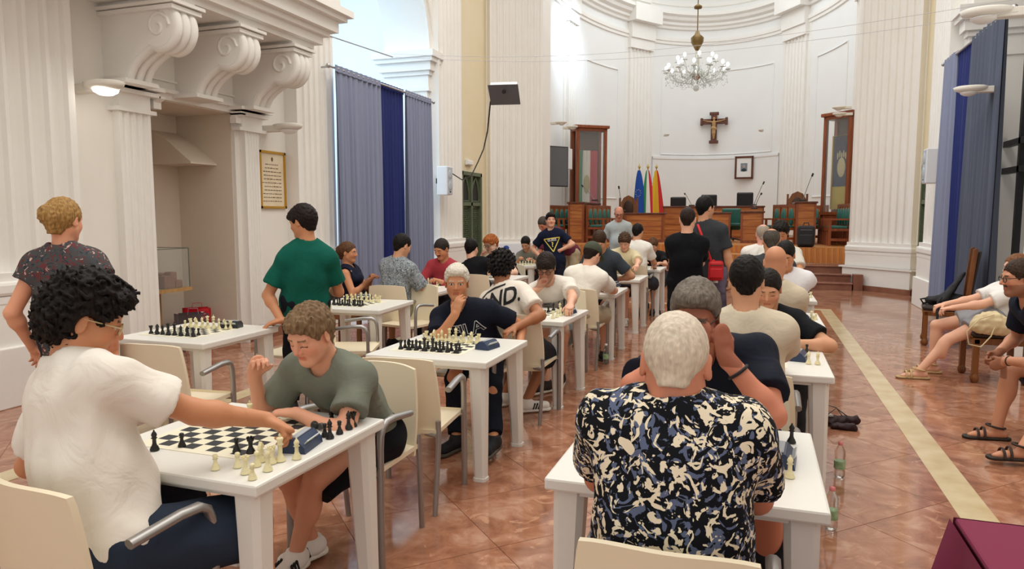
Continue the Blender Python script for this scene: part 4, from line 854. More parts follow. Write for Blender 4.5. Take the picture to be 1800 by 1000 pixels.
a_ = at(1397, 424, 19.4); b_ = at(1433, 424, 19.4); desk(a_.x, 19.4, b_.x, 20.9, PZ, at(1415, 354, 19.4).z, 'council desk with panelled end above the black backpack')
p1 = at(1358, 400, 20.6); p2 = at(1396, 400, 19.6); bench((p1.x, 20.6), (p2.x, 19.5), 3, (-1, -.75), PZ, 'front row of teal cushioned council seats on the right')
p1 = at(1418, 400, 22.6); p2 = at(1452, 400, 21.5); bench((p1.x, 22.6), (p2.x, 21.5), 3, (-1, -.9), PZ, 'middle row of teal cushioned council seats on the right')
p1 = at(1470, 400, 20.6); p2 = at(1494, 400, 18.6); bench((p1.x, 20.5), (p2.x, 18.75), 5, (-1, -.1), PZ, 'nearest row of teal cushioned council seats by the right pier')
def office_chair(px, py, Y, label, m, arms=True, h=1.15):
    p = at(px, py, Y); o = empty('office_chair', (p.x, Y, PZ), 0, label, 'chair'); zt_ = p.z-PZ
    MB().box((-.26, -.02, zt_-.62), (.26, .07, zt_), Matrix.Rotation(.12, 4, 'X'), .04).build('backrest', m, o); MB().box((-.26, -.45, .43), (.26, .05, .52), None, .03).build('seat', m, o); MB().tube([(0, -.2, .1), (0, -.2, .43)], .03, 10).build('column', blk, o)
    for k in range(5): a = k*1.2566; MB().tube([(0, -.2, .1), (.28*math.cos(a), -.2+.28*math.sin(a), .04)], .02, 6).build('leg', blk, o)
office_chair(1193, 346, 24.9, 'black rounded office chair behind the president desk', blackl); office_chair(1310, 338, 24.9, 'black high office chair right of the portrait', blackl); office_chair(1247, 342, 25.2, 'dark office chair in the middle of the president desk', blackl); office_chair(1286, 366, 21.4, 'teal chair between the two small council desks', gpad)
def carved_chair(px, py, Y, z0, label, rz=0):
    p = at(px, py, Y); o = empty('carved_chair', (p.x, Y, z0), rz, label, 'chair', 'carved wooden high chairs'); zt_ = p.z-z0
    cw_ = wood('carved_oak', H('6B3E1E'), H('8A5730'), 3, 'Z')
    for s in (-1, 1):
        MB().box((s*.27-.03, -.03, 0), (s*.27+.03, .03, zt_-.05)).build('back_post', cw_, o); MB().box((s*.27-.03, -.48, 0), (s*.27+.03, -.42, .65)).build('leg', cw_, o); MB().box((s*.27-.03, -.48, .65), (s*.27+.03, .0, .69)).build('armrest', cw_, o)
    MB().prism([(-.24, .55), (.24, .55), (.24, zt_-.2), (.15, zt_-.04), (0, zt_+.03), (-.15, zt_-.04), (-.24, zt_-.2)], -.02, .02, Matrix(((1, 0, 0, 0), (0, 0, -1, 0), (0, 1, 0, 0), (0, 0, 0, 1)))).build('back_panel', cw_, o)
    MB().sphere((0, -.03, zt_*.72), (.16, .03, .25), 14, 10).build('back_pad', mat('brown_leather', H('3A2418'), .5), o); MB().box((-.27, -.48, .42), (.27, .0, .5), None, .02).build('seat', mat('brown_leather', H('3A2418'), .5), o)
carved_chair(1105, 345, 22.8, PZ, 'carved wooden high chair left of the flags'); carved_chair(1402, 338, 23.2, PZ, 'carved wooden high chair behind the right council desk')
def mic(px, py, px2, py2, Y, label):
    p = at(px, py, Y); b0 = at(px2, py2, Y); o = empty('desk_microphone', b0, 0, label, 'microphone', 'gooseneck desk microphones'); d = p-b0
    MB().tube([(0, 0, 0), d*.4+Vector((0, 0, .02)), d*.8+Vector((0, 0, .03)), d], .009, 6).build('gooseneck', mat('mic_grey', (.25, .25, .25), .4, .6), o); MB().tube([d*.95, d*1.08], .025, 8).build('capsule', blk, o); MB().box((-.09, -.07, -.02), (.09, .07, .02), None, .01).build('base', blk, o)
for q in ((1024, 327, 1046, 352, 20, 'gooseneck microphone on the left council desk'), (1088, 330, 1093, 370, 20.3, 'gooseneck microphone beside the carved chair'), (1204, 341, 1216, 361, 23.7, 'gooseneck microphone on the president desk'), (1342, 322, 1325, 360, 23.7, 'tall gooseneck microphone at the right end of the president desk'), (1338, 341, 1326, 366, 20.2, 'short gooseneck microphone on the small right desk'), (1428, 308, 1411, 352, 20, 'gooseneck microphone above the black backpack')): mic(*q)
# backpack on the platform edge
p = at(1416, 425, 17.95); bpk = empty('backpack', (p.x, 17.95, PZ), 0, 'black backpack standing on the wooden platform', 'backpack'); bkm = mat('black_nylon', (.02, .021, .025), .7, bump=(40, .3, .005))
MB().box((-.19, -.12, 0), (.19, .12, .50), None, .06).build('body', bkm, bpk); MB().box((-.15, -.18, .05), (.15, -.1, .30), None, .03).build('front_pocket', bkm, bpk); MB().tube([(-.06, 0, .5), (-.05, 0, .56), (.05, 0, .56), (.06, 0, .5)], .012, 6).build('handle', bkm, bpk); MB().tube([(-.13, -.125, .40), (.13, -.125, .40)], .006, 5).build('zip', mat('zip_grey', (.2, .2, .2), .4), bpk)
# ================================================================== NICHE: display case, gift bags
p = at(300, 505, 6.35); oakm = wood('light_oak', H('A8814E'), H('BF9A66'), 3, 'Z'); px_ = -6.62
dc = empty('display_case', (px_, 6.45, 0), 0, 'glass display case with brown stone model on an oak stand', 'display case')
MB().box((-.3, -.36, .70), (.28, .30, .74)).build('stand_top', oakm, dc); MB().box((-.05, -.05, 0), (.05, .05, .70)).build('stand_post', oakm, dc); MB().box((-.2, -.2, 0), (.2, .2, .04)).build('stand_foot', oakm, dc)
gl = MATS['clear_glass']; edge = mat('case_edge', H('5C6A60'), .3)
gf = MB(); x0, x1, y0, y1, z0, z1 = -.28, .26, -.34, .28, .74, 1.20
for a, b_ in (((x0, y0), (x1, y0)), ((x1, y0), (x1, y1)), ((x1, y1), (x0, y1)), ((x0, y1), (x0, y0))): gf.tube([(*a, z1), (*b_, z1)], .005, 4); gf.tube([(*a, z0), (*a, z1)], .005, 4)
gf.build('case_edges', edge, dc)
for lo, hi in (((x1-.003, y0, z0), (x1, y1, z1)), ((x0, y0, z0), (x1, y0+.003, z1)), ((x0, y1-.003, z0), (x1, y1, z1)), ((x0, y0, z1-.003), (x1, y1, z1))): MB().box(lo, hi).build('glass_pane', gl, dc)
st_ = mat('brown_stone', H('A4765C'), .85, var=(20, H('7E5340'), .3)); rs = random.Random(5); sm = MB()
for k in range(16): a = rs.uniform(-.2, .2); b2 = rs.uniform(-.28, .2); hh = rs.uniform(.04, .2); sm.box((a-.05, b2-.05, .74), (a+.05, b2+.05, .74+hh), T(0, 0, 0), .012)
sm.sphere((0, -.1, .9), (.07, .08, .12), 8, 6); sm.build('stone_model', st_, dc)
def bag(name, x, y, rz, w_, d_, h_, m, label, sidem=None):
    o = empty(name, (x, y, 0), rz, label, 'bag'); b_ = MB()
    b_.grid(lambda u, v: (-w_/2+w_*u+.01*math.sin(9*v), -d_/2-.01*math.sin(6*u+5*v), h_*v), 8, 8).grid(lambda u, v: (w_/2-w_*u, d_/2, h_*v), 8, 8); b_.build('panel', m, o)
    s_ = MB().grid(lambda u, v: (w_/2-.03*math.sin(math.pi*u)*v, -d_/2+d_*u, h_*v), 6, 6).grid(lambda u, v: (-w_/2+.03*math.sin(math.pi*u)*v, d_/2-d_*u, h_*v), 6, 6); s_.add([(-w_/2, -d_/2, 0), (w_/2, -d_/2, 0), (w_/2, d_/2, 0), (-w_/2, d_/2, 0)], [(3, 2, 1, 0)]); s_.build('gusset', sidem or m, o)
    MB().tube([(-.06, -d_/2, h_), (-.05, -d_/2-.01, h_+.07), (.05, -d_/2-.01, h_+.07), (.06, -d_/2, h_)], .004, 5).build('handle', sidem or m, o); return o
flo = mat('floral_paper', H('4A3B40'), .5); nt, b, N, Lk = nodes_of(flo); tc = N('ShaderNodeTexCoord'); vo = N('ShaderNodeTexVoronoi'); vo.inputs['Scale'].default_value = 11; Lk(tc.outputs['Object'], vo.inputs['Vector'])
r = N('ShaderNodeValToRGB'); e = r.color_ramp.elements; e[0].position = .12; e[0].color = (*H('E6DCCB'), 1); e[1].position = .5; e[1].color = (*H('4A4246'), 1); q = e.new(.25); q.color = (*H('8A3A40'), 1); q = e.new(.36); q.color = (*H('5A2F38'), 1); Lk(vo.outputs[0], r.inputs[0]); Lk(r.outputs[0], b.inputs['Base Color'])
gp = mat('grey_paper', H('8E8894'), .5); redp = mat('red_foil', H('C01624'), .35, bump=(25, .5, .02))
bag('gift_bag', -6.35, 6.72, math.radians(55), .34, .2, .42, flo, 'dark floral gift bag standing in the niche', gp); bag('gift_bag', -6.55, 7.02, math.radians(50), .30, .16, .44, redp, 'shiny red gift bag behind the floral one')
# wooden chairs without people
oak_d = wood('walnut_chair', H('5E3316'), H('7E4C22'), 3, 'Z'); lea = mat('dark_studded_leather', H('2E2220'), .5)
def hall_chair(x, y, rz, label, back=1.15):   # faces +y local
    o = empty('hall_chair', (x, y, 0), rz, label, 'chair', 'old wooden hall chairs')
    for s in (-1, 1):
        MB().box((s*.22-.025, .17, .08), (s*.22+.025, .22, .42), None, .004).lathe([(.02, 0), (.038, .02), (.04, .05), (.03, .075), (.026, .09)], 12, T(s*.22, .195, 0)).build('leg', oak_d, o)
        MB().prism([(-.24, 0), (-.19, 0), (-.19, .45), (-.25, back-.02), (-.29, back), (-.30, back-.03), (-.235, .45)], s*.22-.025, s*.22+.025, Matrix(((0, 0, 1, 0), (1, 0, 0, 0), (0, 1, 0, 0), (0, 0, 0, 1)))).build('back_post', oak_d, o)
    MB().box((-.245, -.23, .37), (.245, .23, .43), None, .006).build('seat_rail', oak_d, o); MB().box((-.24, -.2, .43), (.24, .235, .49), None, .025).build('seat_pad', lea, o)
    MB().box((-.2, -.02, .55), (.2, .02, back-.03), T(0, -.20, 0) @ Matrix.Rotation(math.radians(7), 4, 'X') @ T(0, .02, 0), .015).build('back_pad', lea, o)
    st = MB()
    for k in range(14): st.sphere((-.225+.45*k/13, .235, .44), .007, 6, 4)
    st.build('studs', mat('stud_brass', H('8A7040'), .35, .8), o); return o
hall_chair(2.22, 9.95, math.radians(80), 'wooden hall chair with a black bag before the right curtain', 1.2)
hall_chair(2.2, 7.93, math.radians(90), 'wooden hall chair under the seated woman on the right', 1.1); hall_chair(2.2, 5.78, math.radians(95), 'wooden hall chair under the man with sandals', 1.1)
hall_chair(-4.75, 4.2, math.radians(-90), 'wooden hall chair beside the niche table by the wall', .85); hall_chair(-4.58, 7.38, math.radians(-80), 'wooden hall chair under the woman in the navy dress', 1.12)
sb = empty('shoulder_bag', (2.2, 9.95, .49), 0, 'limp black bag lying on the wooden hall chair', 'bag'); bm2 = mat('black_cloth_bag', (.015, .015, .017), .75, bump=(18, .4, .02))
F_ = Field((-.4, -.4, -.1), (.4, .4, .7), .016); F_.cone((-.12, 0, .05), (.14, .02, .08), .07, .09, .05, flat=((0, 0, 1), .7)); F_.cone((.02, 0, .08), (.2, .02, .36), .1, .05, .05, flat=((.8, 0, -.6), .5)); F_.noise(.008, .09, 4); F_.plane((0, 0, 0), (0, 0, -1)); P_, Q_ = F_.net(); link('body', np_mesh('body', P_, Q_), bm2, sb)
MB().tube([(-.05, -.16, .1), (-.1, -.235, .05), (-.1, -.25, -.15), (-.1, -.25, -.3)], .014, 6, flat=((0, 1, 0), .4)).build('strap', bm2, sb); MB().tube([(-.18, 0, .07), (-.24, 0, .06), (-.2, .03, .0), (-.14, .03, .03)], .012, 6).build('cord', bm2, sb)
# water bottles
pet = mat('clear_plastic', (.95, .97, .96), .05, trans=.95, ior=1.12); lab = mat('green_label', H('6A9A5A'), .5, var=(30, H('B9CDB0'), .2)); capm = mat('pink_cap', H('D88080'), .45); capw = mat('white_cap', (.8, .8, .8), .4)
def bottle(x, y, z, label, cap=capm):
    o = empty('water_bottle', (x, y, z), 0, label, 'bottle', 'clear plastic water bottles'); 
    MB().lathe([(.0, .006), (.022, .0), (.031, .012), (.032, .03), (.030, .05), (.032, .07), (.032, .1), (.029, .125), (.031, .14), (.030, .16), (.018, .188), (.012, .196), (.012, .205)], 18).build('body', pet, o); MB().lathe([(.0326, .055), (.0328, .06), (.0328, .098), (.0326, .103)], 18).build('paper_label', lab, o); MB().lathe([(.0145, .2), (.0145, .217), (.0, .219)], 14).build('cap', cap, o)
for px, py, lb, cp in ((1475, 839, 'clear water bottle with pink cap on the floor right of the tables', capm), (1460, 930, 'clear water bottle with pink cap half hidden by the right foreground table', capm), (1065, 640, 'clear water bottle on the floor in the middle aisle', capw)): p = atz(px, py, 0); bottle(p.x, p.y, .003, lb, cp)
p = atz(1422, 506, TZ); p.x = min(p.x, .52); p.y = min(p.y, 8.4); bottle(p.x, p.y, TZ, 'water bottle with green label on the far right table', capw)
# dark bag on the floor
p = atz(1468, 748, 0); fb = empty('floor_bag', (p.x-.02, p.y, 0), 0, 'dark red and black bag with straps lying on the floor', 'bag'); F_ = Field((-.3, -.3, -.05), (.3, .3, .3), .01); F_.cone((-.14, 0, .04), (.06, .02, .04), .07, .05, .03, flat=((0, 0, 1), .6)); F_.cone((.05, .03, .03), (.16, .02, .05), .03, .035, .02); F_.cone((.0, -.09, .02), (.13, -.1, .025), .025, .03, .02); F_.noise(.005, .05, 2); F_.plane((0, 0, .004), (0, 0, -1)); P_, Q_ = F_.net(); link('body', np_mesh('body', P_, Q_), mat('maroon_black_cloth', H('2A1216'), .6), fb)
MB().tube([(-.1, .05, .06), (-.04, .1, .13), (.03, .08, .12), (.08, .02, .06)], .004, 6).tube([(-.06, -.04, .07), (.02, -.02, .14), (.1, .0, .08)], .004, 6).build('cord', blk, fb); MB().box((-.12, -.02, .07), (-.0, .05, .085), Rz(.3), .004).build('booklet', mat('grey_booklet', H('A7A29A'), .6), fb)
# maroon cloth table at the lower right corner
mr = mat('maroon_cloth', H('7A2444'), .85, bump=(350, .15, .001)); A0 = atz(1678, 912, .76); ct = empty('maroon_cloth_table', (A0.x, A0.y-.7, 0), 0, 'table under a maroon cloth at the lower right corner', 'table')
def cloth(u, v):   # u around, v down
    return None
cm_ = MB(); x0, x1, y0, y1 = 0, 1.5, 0, .7
cm_.box((x0, y0, .745), (x1, y1, .765), None, .008)
def drape(a, b_, out):
    a = Vector((*a, .76)); b_ = Vector((*b_, .76)); o_ = Vector((*out, 0)); cm_.grid(lambda u, v: tuple(a.lerp(b_, u)+o_*(.012+(.04+.05*math.sin(u*9+1)**2)*v+.10*v*math.exp(-((u*(b_-a).length)/.1)**2)+.10*v*math.exp(-(((1-u)*(b_-a).length)/.1)**2))+Vector((0, 0, -.72*v))), 40, 8)
drape((x0, y1), (x0, y0), (-1, 0)); drape((x1, y1), (x0, y1), (0, 1)); drape((x1, y0), (x1, y1), (1, 0)); drape((x0, y0), (x1, y0), (0, -1)); cm_.build('cloth', mr, ct)
for x, y in ((.1, .1), (1.4, .1), (.1, .6), (1.4, .6)): MB().box((x-.03, y-.03, 0), (x+.03, y+.03, .745)).build('leg', dwood, ct)
# ================================================================== PEOPLE
skin_m = mat('skin', (.6, .36, .25), .5, spec=.4); nt, b, N, Lk = nodes_of(skin_m); at_ = N('ShaderNodeAttribute'); at_.attribute_name = 'Col'; Lk(at_.outputs['Color'], b.inputs['Base Color']); b.inputs['Subsurface Weight'].default_value = .12; b.inputs['Subsurface Radius'].default_value = (.012, .005, .003); b.inputs['Subsurface Scale'].default_value = .6
def hair_mat(hexc, rough=.55):
    n = 'hair_'+hexc
    if n in MATS: return MATS[n]
    c = H(hexc); m = mat(n, c, rough, spec=.18); nt, b, N, Lk = nodes_of(m); tc = N('ShaderNodeTexCoord'); no = N('ShaderNodeTexNoise'); no.inputs['Scale'].default_value = 110; no.inputs['Detail'].default_value = 3; mp = N('ShaderNodeMapping'); mp.inputs['Scale'].default_value = (1, 1, .22); Lk(tc.outputs['Object'], mp.inputs[0]); Lk(mp.outputs[0], no.inputs['Vector'])
    r = N('ShaderNodeValToRGB'); r.color_ramp.elements[0].position = .3; r.color_ramp.elements[1].position = .75; r.color_ramp.elements[0].color = (*[x*(.6 if sum(c) < .8 else .78) for x in c], 1); r.color_ramp.elements[1].color = (*[min(1, x*(1.45 if sum(c) < .8 else 1.12)+.004) for x in c], 1); Lk(no.outputs[0], r.inputs[0]); Lk(r.outputs[0], b.inputs['Base Color'])
    bp = N('ShaderNodeBump'); bp.inputs['Strength'].default_value = .55; bp.inputs['Distance'].default_value = .006; Lk(no.outputs[0], bp.inputs['Height']); Lk(bp.outputs[0], b.inputs['Normal']); return m
def cloth_mat(hexc, name=None, rough=.85):
    n = name or 'cloth_'+hexc
    if n in MATS: return MATS[n]
    m = mat(n, H(hexc), rough, spec=.2); nt, b, N, Lk = nodes_of(m); tc = N('ShaderNodeTexCoord'); no = N('ShaderNodeTexNoise'); no.inputs['Scale'].default_value = 7; no.inputs['Detail'].default_value = 3; no.inputs['Distortion'].default_value = 1.2; Lk(tc.outputs['Object'], no.inputs['Vector']); bp = N('ShaderNodeBump'); bp.inputs['Strength'].default_value = .35; bp.inputs['Distance'].default_value = .03; Lk(no.outputs[0], bp.inputs['Height']); Lk(bp.outputs[0], b.inputs['Normal']); return m
def pattern_mat(name, cols, scale, kind='voronoi', thr=(.3, .5)):
    if name in MATS: return MATS[name]
    m = mat(name, H(cols[0]), .85, spec=.2); nt, b, N, Lk = nodes_of(m); tc = N('ShaderNodeTexCoord'); prev = None; cur = (*H(cols[0]), 1); last = None
    for i, c in enumerate(cols[1:]):
        mp = N('ShaderNodeMapping'); mp.inputs['Location'].default_value = (3.1*i, 1.7*i, 2.3*i); Lk(tc.outputs['Object'], mp.inputs[0])
        if kind == 'floral':
            ns = N('ShaderNodeTexNoise'); ns.inputs['Scale'].default_value = scale*1.6; ns.inputs['Detail'].default_value = 2.5; ns.inputs['Distortion'].default_value = 2.2; Lk(mp.outputs[0], ns.inputs['Vector']); src = ns.outputs[0]; lo, hi = thr[i], thr[i]+.015
        else:
            vo = N('ShaderNodeTexVoronoi'); vo.inputs['Scale'].default_value = scale*(1+.5*i); Lk(mp.outputs[0], vo.inputs['Vector']); src = vo.outputs[0]; lo, hi = -thr[i], -thr[i]+.03
            ng = N('ShaderNodeMath'); ng.operation = 'MULTIPLY'; ng.inputs[1].default_value = -1; Lk(src, ng.inputs[0]); src = ng.outputs[0]
        mr_ = N('ShaderNodeMapRange'); mr_.inputs['From Min'].default_value = lo; mr_.inputs['From Max'].default_value = hi; Lk(src, mr_.inputs[0])
        mx = N('ShaderNodeMix'); mx.data_type = 'RGBA'; Lk(mr_.outputs[0], mx.inputs[0]); mx.inputs[7].default_value = (*H(c), 1)
        if last: Lk(last.outputs[2], mx.inputs[6])
        else: mx.inputs[6].default_value = cur
        last = mx
    Lk(last.outputs[2], b.inputs['Base Color']); return m
def V(*a): return np.array(a, float)
def nrm(v): return v/ (np.linalg.norm(v)+1e-9)
def ik(S, Tg, a, b, pole):
    d = Tg-S; L = np.linalg.norm(d); L2 = min(max(L, abs(a-b)+.02), a+b-.004); u = nrm(d); Tg = S+u*L2
    x = (a*a-b*b+L2*L2)/(2*L2); h = math.sqrt(max(0, a*a-x*x)); p = pole-u*(pole@u); return S+u*x+nrm(p)*h, Tg
SK = {'fair': 'E0AC90', 'tan': 'C98C66', 'olive': 'CF9A78', 'ruddy': 'CC8468', 'brown': 'A9714F', 'pale': 'E8BFA6'}
CENTS = {}
def person(label, hip, head, yaw, hyaw=None, hpitch=-12, hroll=0, s=1., hs=None, fat=0., skin='olive', hair=('short', '1E1512'), top=None, bottom=None, R=None, L=None, feet=None, shoes='2A2A2E', sole=None, h=.0125, eyes='open', fem=False, glasses=None, beard=None, stand=False, slouch=.03, knees=None, shw=1., name=None, fine=2, ears=True, neck=.168, shrug=0.):
    hip = np.array(hip, float); C = np.array(head, float); hs = hs or (1.03*(.5+.5*s)); yr = math.radians(yaw); f0 = V(math.cos(yr), math.sin(yr), 0); r0 = V(math.sin(yr), -math.cos(yr), 0)
    hy = math.radians(yaw if hyaw is None else hyaw); hp = math.radians(hpitch); hf = V(math.cos(hp)*math.cos(hy), math.cos(hp)*math.sin(hy), math.sin(hp)); hr = V(math.sin(hy), -math.cos(hy), 0); hz = np.cross(hr, hf)
    if hroll: a = math.radians(hroll); hr, hz = hr*math.cos(a)-hz*math.sin(a), hz*math.cos(a)+hr*math.sin(a)
    u0 = nrm(C-hip); Nk = C-nrm(.55*hz+.45*u0)*neck*hs-hf*.02*hs; u = nrm(Nk-hip); LT = np.linalg.norm(Nk-hip); f = nrm(f0-u*(f0@u)); r = np.cross(f, u)
    if r@r0 < 0: r = -r
    wS = (.168 if not fem else .148)*s*shw; mid = hip+u*(LT*.45)-f*slouch; chest = hip+u*(LT-.13*s)
    root = empty(name or 'person', (hip[0], hip[1], 0), 0, label, 'person'); O = V(hip[0], hip[1], 0)
    S = {}; E = {}; W = {}; HD = {}; PN = {}; CU = {}
    for side, sg, spec in (('R', 1, R), ('L', -1, L)):
        spec = spec or {}; sh = Nk-u*(.072-shrug)*s+r*sg*wS
        tgt = np.array(spec['to'], float) if 'to' in spec else (sh+V(0, 0, -.5*s)+f0*.08+r0*sg*.08 if stand else V(hip[0], hip[1], .785)+f0*.46+r0*sg*.13)
        sh = sh+nrm(tgt-sh)*.025*spec.get('reach', 1)
        pole = np.array(spec.get('pole', -f0*.5+r0*sg*.6+V(0, 0, -.7)), float); S[side] = sh; E[side], W[side] = ik(sh, tgt, .29*s, .255*s, pole)
        fd = nrm(W[side]-E[side]); hd = nrm(np.array(spec['dir'], float)) if 'dir' in spec else fd; HD[side] = hd
        pn = np.array(spec.get('palm', V(0, 0, -1)), float); pn = pn-hd*(pn@hd); PN[side] = nrm(pn) if np.linalg.norm(pn) > .05 else nrm(np.cross(hd, r0)); CU[side] = spec.get('curl', 35)
    hj = {}; K = {}; A = {}; FD = {}
    for side, sg in (('R', 1), ('L', -1)):
        j = hip+r0*sg*(.09 if not stand else .078)*s; hj[side] = j
        if feet and feet.get(side) is not None: an = np.array(feet[side][0], float); FD[side] = nrm(np.array(feet[side][1], float)) if len(feet[side]) > 1 else f0
        else: an = V(*(j[:2]), .085*s)+(f0*(0 if stand else .42*s)+r0*sg*.05); FD[side] = nrm(f0+r0*sg*.2)
        kp = np.array(knees[side], float) if knees and side in knees else (f0+V(0, 0, .9 if not stand else .05)+r0*sg*.12); K[side], A[side] = ik(j, an, .43*s, .42*s, kp)
    g = fat
    def torso(F, e, k=.05, shirt=False):
        F.cone(hip-r*.06*s, hip+r*.06*s, .115*s+e+.02*g, .115*s+e+.02*g, k, (f, .9))
        F.cone(hip+u*.03, mid, .138*s+e+.03*g, .134*s+e+.04*g, k, (f, .74+.1*g)); F.cone(mid, chest, .134*s+e+.03*g, (.148 if not fem else .13)*s+e, k, (f, .74))
        if g > 0: F.ell(hip+u*LT*.3+f*.06, (r, f, u), (.13*s+e, .09*s+.05*g+e, .15*s), k)
        if fem: F.ell(chest-u*.04+f*.07, (r, f, u), (.13*s+e, .07+e, .075), .04)
        F.cone(chest-r*.10*s+u*.02, chest+r*.10*s+u*.02, .078*s+e, .078*s+e, k, (f, .95)); F.cone(S['L']+r*.02, S['R']-r*.02, .056*s+e, .056*s+e, k)
        for q in 'LR': F.cone(Nk+u*.0, S[q]+u*.012, .046*s+e*.8, .045*s+e, .045)
    def arm(F, q, e, fr=2., k=.022, flare=0):
        if fr <= 1: F.cone(S[q], S[q]+(E[q]-S[q])*fr, .054*s+e, .050*s+e+flare, k, cap=True)
        else: F.cone(S[q], E[q], .053*s+e, .041*s+e, k); F.cone(E[q], E[q]+(W[q]-E[q])*(fr-1), .043*s+e, (.028+(.014*(2-fr)))*s+e, k*.8, cap=fr < 2); 
        if fr > 1: F.ell(E[q]+(W[q]-E[q])*.25, (r, f, u), (.043*s+e,)*3, .03)
    def leg(F, q, e, fr=2., k=.02, flare=0):
        if fr <= 1: F.cone(hj[q], hj[q]+(K[q]-hj[q])*fr, .092*s+e, .072*s+e+flare, k, cap=True)
        else:
            F.cone(hj[q], K[q], .09*s+e, .056*s+e, k); F.cone(K[q], K[q]+(A[q]-K[q])*(fr-1), .054*s+e, .036*s+e+flare, k, cap=fr < 2)
            if e < .01: F.ell(K[q]+(A[q]-K[q])*.3-FD[q]*.015, (r0, f0, V(0, 0, 1)), (.05*s, .052*s, .11*s), .03)
    hc = {}
    for q, sg in (('R', 1), ('L', -1)): hc[q] = W[q]+HD[q]*.085*s
    def hand(F, q, sg):
        w_, hd, pn = W[q], HD[q], PN[q]; sd = np.cross(hd, pn)*sg; k = .012; c_ = .96*s
        F.cone(w_-hd*.02, w_+hd*.04*c_, .027*c_, .036*c_, .015, (pn, .6)); F.cone(w_+hd*.03*c_, w_+hd*.078*c_, .036*c_, .036*c_, .012, (pn, .42))
        cu = math.radians(CU[q])
        for i, (o_, l) in enumerate(((.029, .074), (.010, .084), (-.010, .079), (-.028, .060))):
            b0 = w_+hd*(.082-.004*abs(i-1.3))*c_+sd*o_*c_; ang = cu*(.8+.12*i); d1 = hd*math.cos(ang)+pn*math.sin(ang); d2 = hd*math.cos(ang*2.1)+pn*math.sin(ang*2.1); d3 = hd*math.cos(ang*2.8)+pn*math.sin(ang*2.8); rr = .0092*c_
            p1 = b0+d1*l*.46*c_; p2 = p1+d2*l*.32*c_; p3 = p2+d3*l*.24*c_
            F.cone(b0-hd*.012, p1, rr*1.1, rr, .004); F.cone(p1, p2, rr, rr*.92, .003); F.cone(p2, p3, rr*.92, rr*.78, .003)
        t0 = w_+hd*.022*c_+sd*.024*c_; td = nrm(hd*.62+sd*.62+pn*.35); t1 = t0+td*.042*c_; t2 = t1+nrm(hd*.85+sd*.25+pn*(.35+.3*math.sin(cu)))*.032*c_
        F.cone(t0, t1, .015*c_, .0112*c_, .01); F.cone(t1, t2, .0112*c_, .0088*c_, .004)
    def hp_(x, y, z): return C+(hr*x+hf*y+hz*z)*hs
    ax = (hr, hf, hz)
    def headf(F):
        F.ell(hp_(0, -.014, .032), ax, (.073*hs, .094*hs, .084*hs), .02); F.ell(hp_(0, .026, -.026), ax, (.060*hs, .064*hs, .086*hs), .035); F.cone(hp_(0, .02, -.055), hp_(0, .062, -.094), .048*hs, .022*hs, .03)
        for q in (-1, 1):
            F.cone(hp_(q*.045, -.0, -.05), hp_(q*.018, .062, -.092), .02*hs, .016*hs, .03); F.ell(hp_(q*.034, .055, -.028), ax, (.026*hs, .026*hs, .028*hs), .025)
        F.cone(hp_(-.036, .074, .024), hp_(.036, .074, .024), .013*hs, .013*hs, .018)
        for q in (-1, 1): F.ell(hp_(q*.031, .096, .004), ax, (.019*hs, .014*hs, .012*hs), .012, 'sub'); F.ell(hp_(q*.031, .0735, .003), ax, (.0145*hs,)*3, .003)
        F.cone(hp_(0, .086, .016), hp_(0, .107, -.024), .0085*hs, .0115*hs, .012); 
        for q in (-1, 1): F.ell(hp_(q*.0125, .095, -.029), ax, (.0085*hs, .010*hs, .008*hs), .006)
        F.cone(hp_(-.017, .083, -.0555), hp_(.017, .083, -.0555), .0062*hs, .0062*hs, .006); F.cone(hp_(-.015, .083, -.0655), hp_(.015, .083, -.0655), .0072*hs, .0072*hs, .006)
        F.ell(hp_(0, .094, -.0605), ax, (.022*hs, .008*hs, .0016*hs), .003, 'sub')
        if ears:
            for q in (-1, 1): F.ell(hp_(q*.077, -.012, -.006), (nrm(hr*.9-hf*.4*q), nrm(hf*.9+hr*.4*q), hz), (.0075*hs, .020*hs, .032*hs), .006); F.ell(hp_(q*.086, -.006, -.004), ax, (.005*hs, .010*hs, .018*hs), .006, 'sub')
        F.cone(hp_(0, -.022, -.04), Nk-u*.03, .054*hs*(1 if not fem else .88), .060*s*(1 if not fem else .88), .03)
    def body(F):
        torso(F, -.006)
        for q, sg in (('R', 1), ('L', -1)):
            arm(F, q, 0); leg(F, q, 0); hand(F, q, sg); F.cone(A[q]-FD[q]*.04-V(0, 0, .04), A[q]+FD[q]*.13*s-V(0, 0, .055), .034*s, .026*s, .03); F.cone(A[q]+FD[q]*.1*s-V(0, 0, .055), A[q]+FD[q]*.165*s-V(0, 0, .06), .03*s, .02*s, .02, (V(0, 0, 1), .7))
        headf(F)
    J = np.array([hip, C, *S.values(), *E.values(), *W.values(), *K.values(), *A.values(), *hc.values()]); lo, hi = J.min(0)-.22, J.max(0)+.22; lo[2] = max(lo[2], 0)
    F = Field(lo, hi, h); body(F); sn = lambda p, d_: (np.floor((p-d_)/h)*h, np.ceil((p+d_)/h)*h)
    blocks = [sn(C, .165*hs)]+[sn(hc[q], .115*s) for q in 'LR']
    P, Q = F.net(blocks); Ps = [P]; Qs = [Q]; n0 = len(P)
    for i, (a, b_) in enumerate(blocks):
        hh = h/(fine if i == 0 else 2)
        if i and any((a < c_[1]).all() and (b_ > c_[0]).all() and False for c_ in blocks[:i]): continue
        G = Field(a, b_, hh); body(G); p, q_ = G.net(); Ps.append(p); Qs.append(q_+n0); n0 += len(p)
    P = np.concatenate(Ps); Q = np.concatenate(Qs)
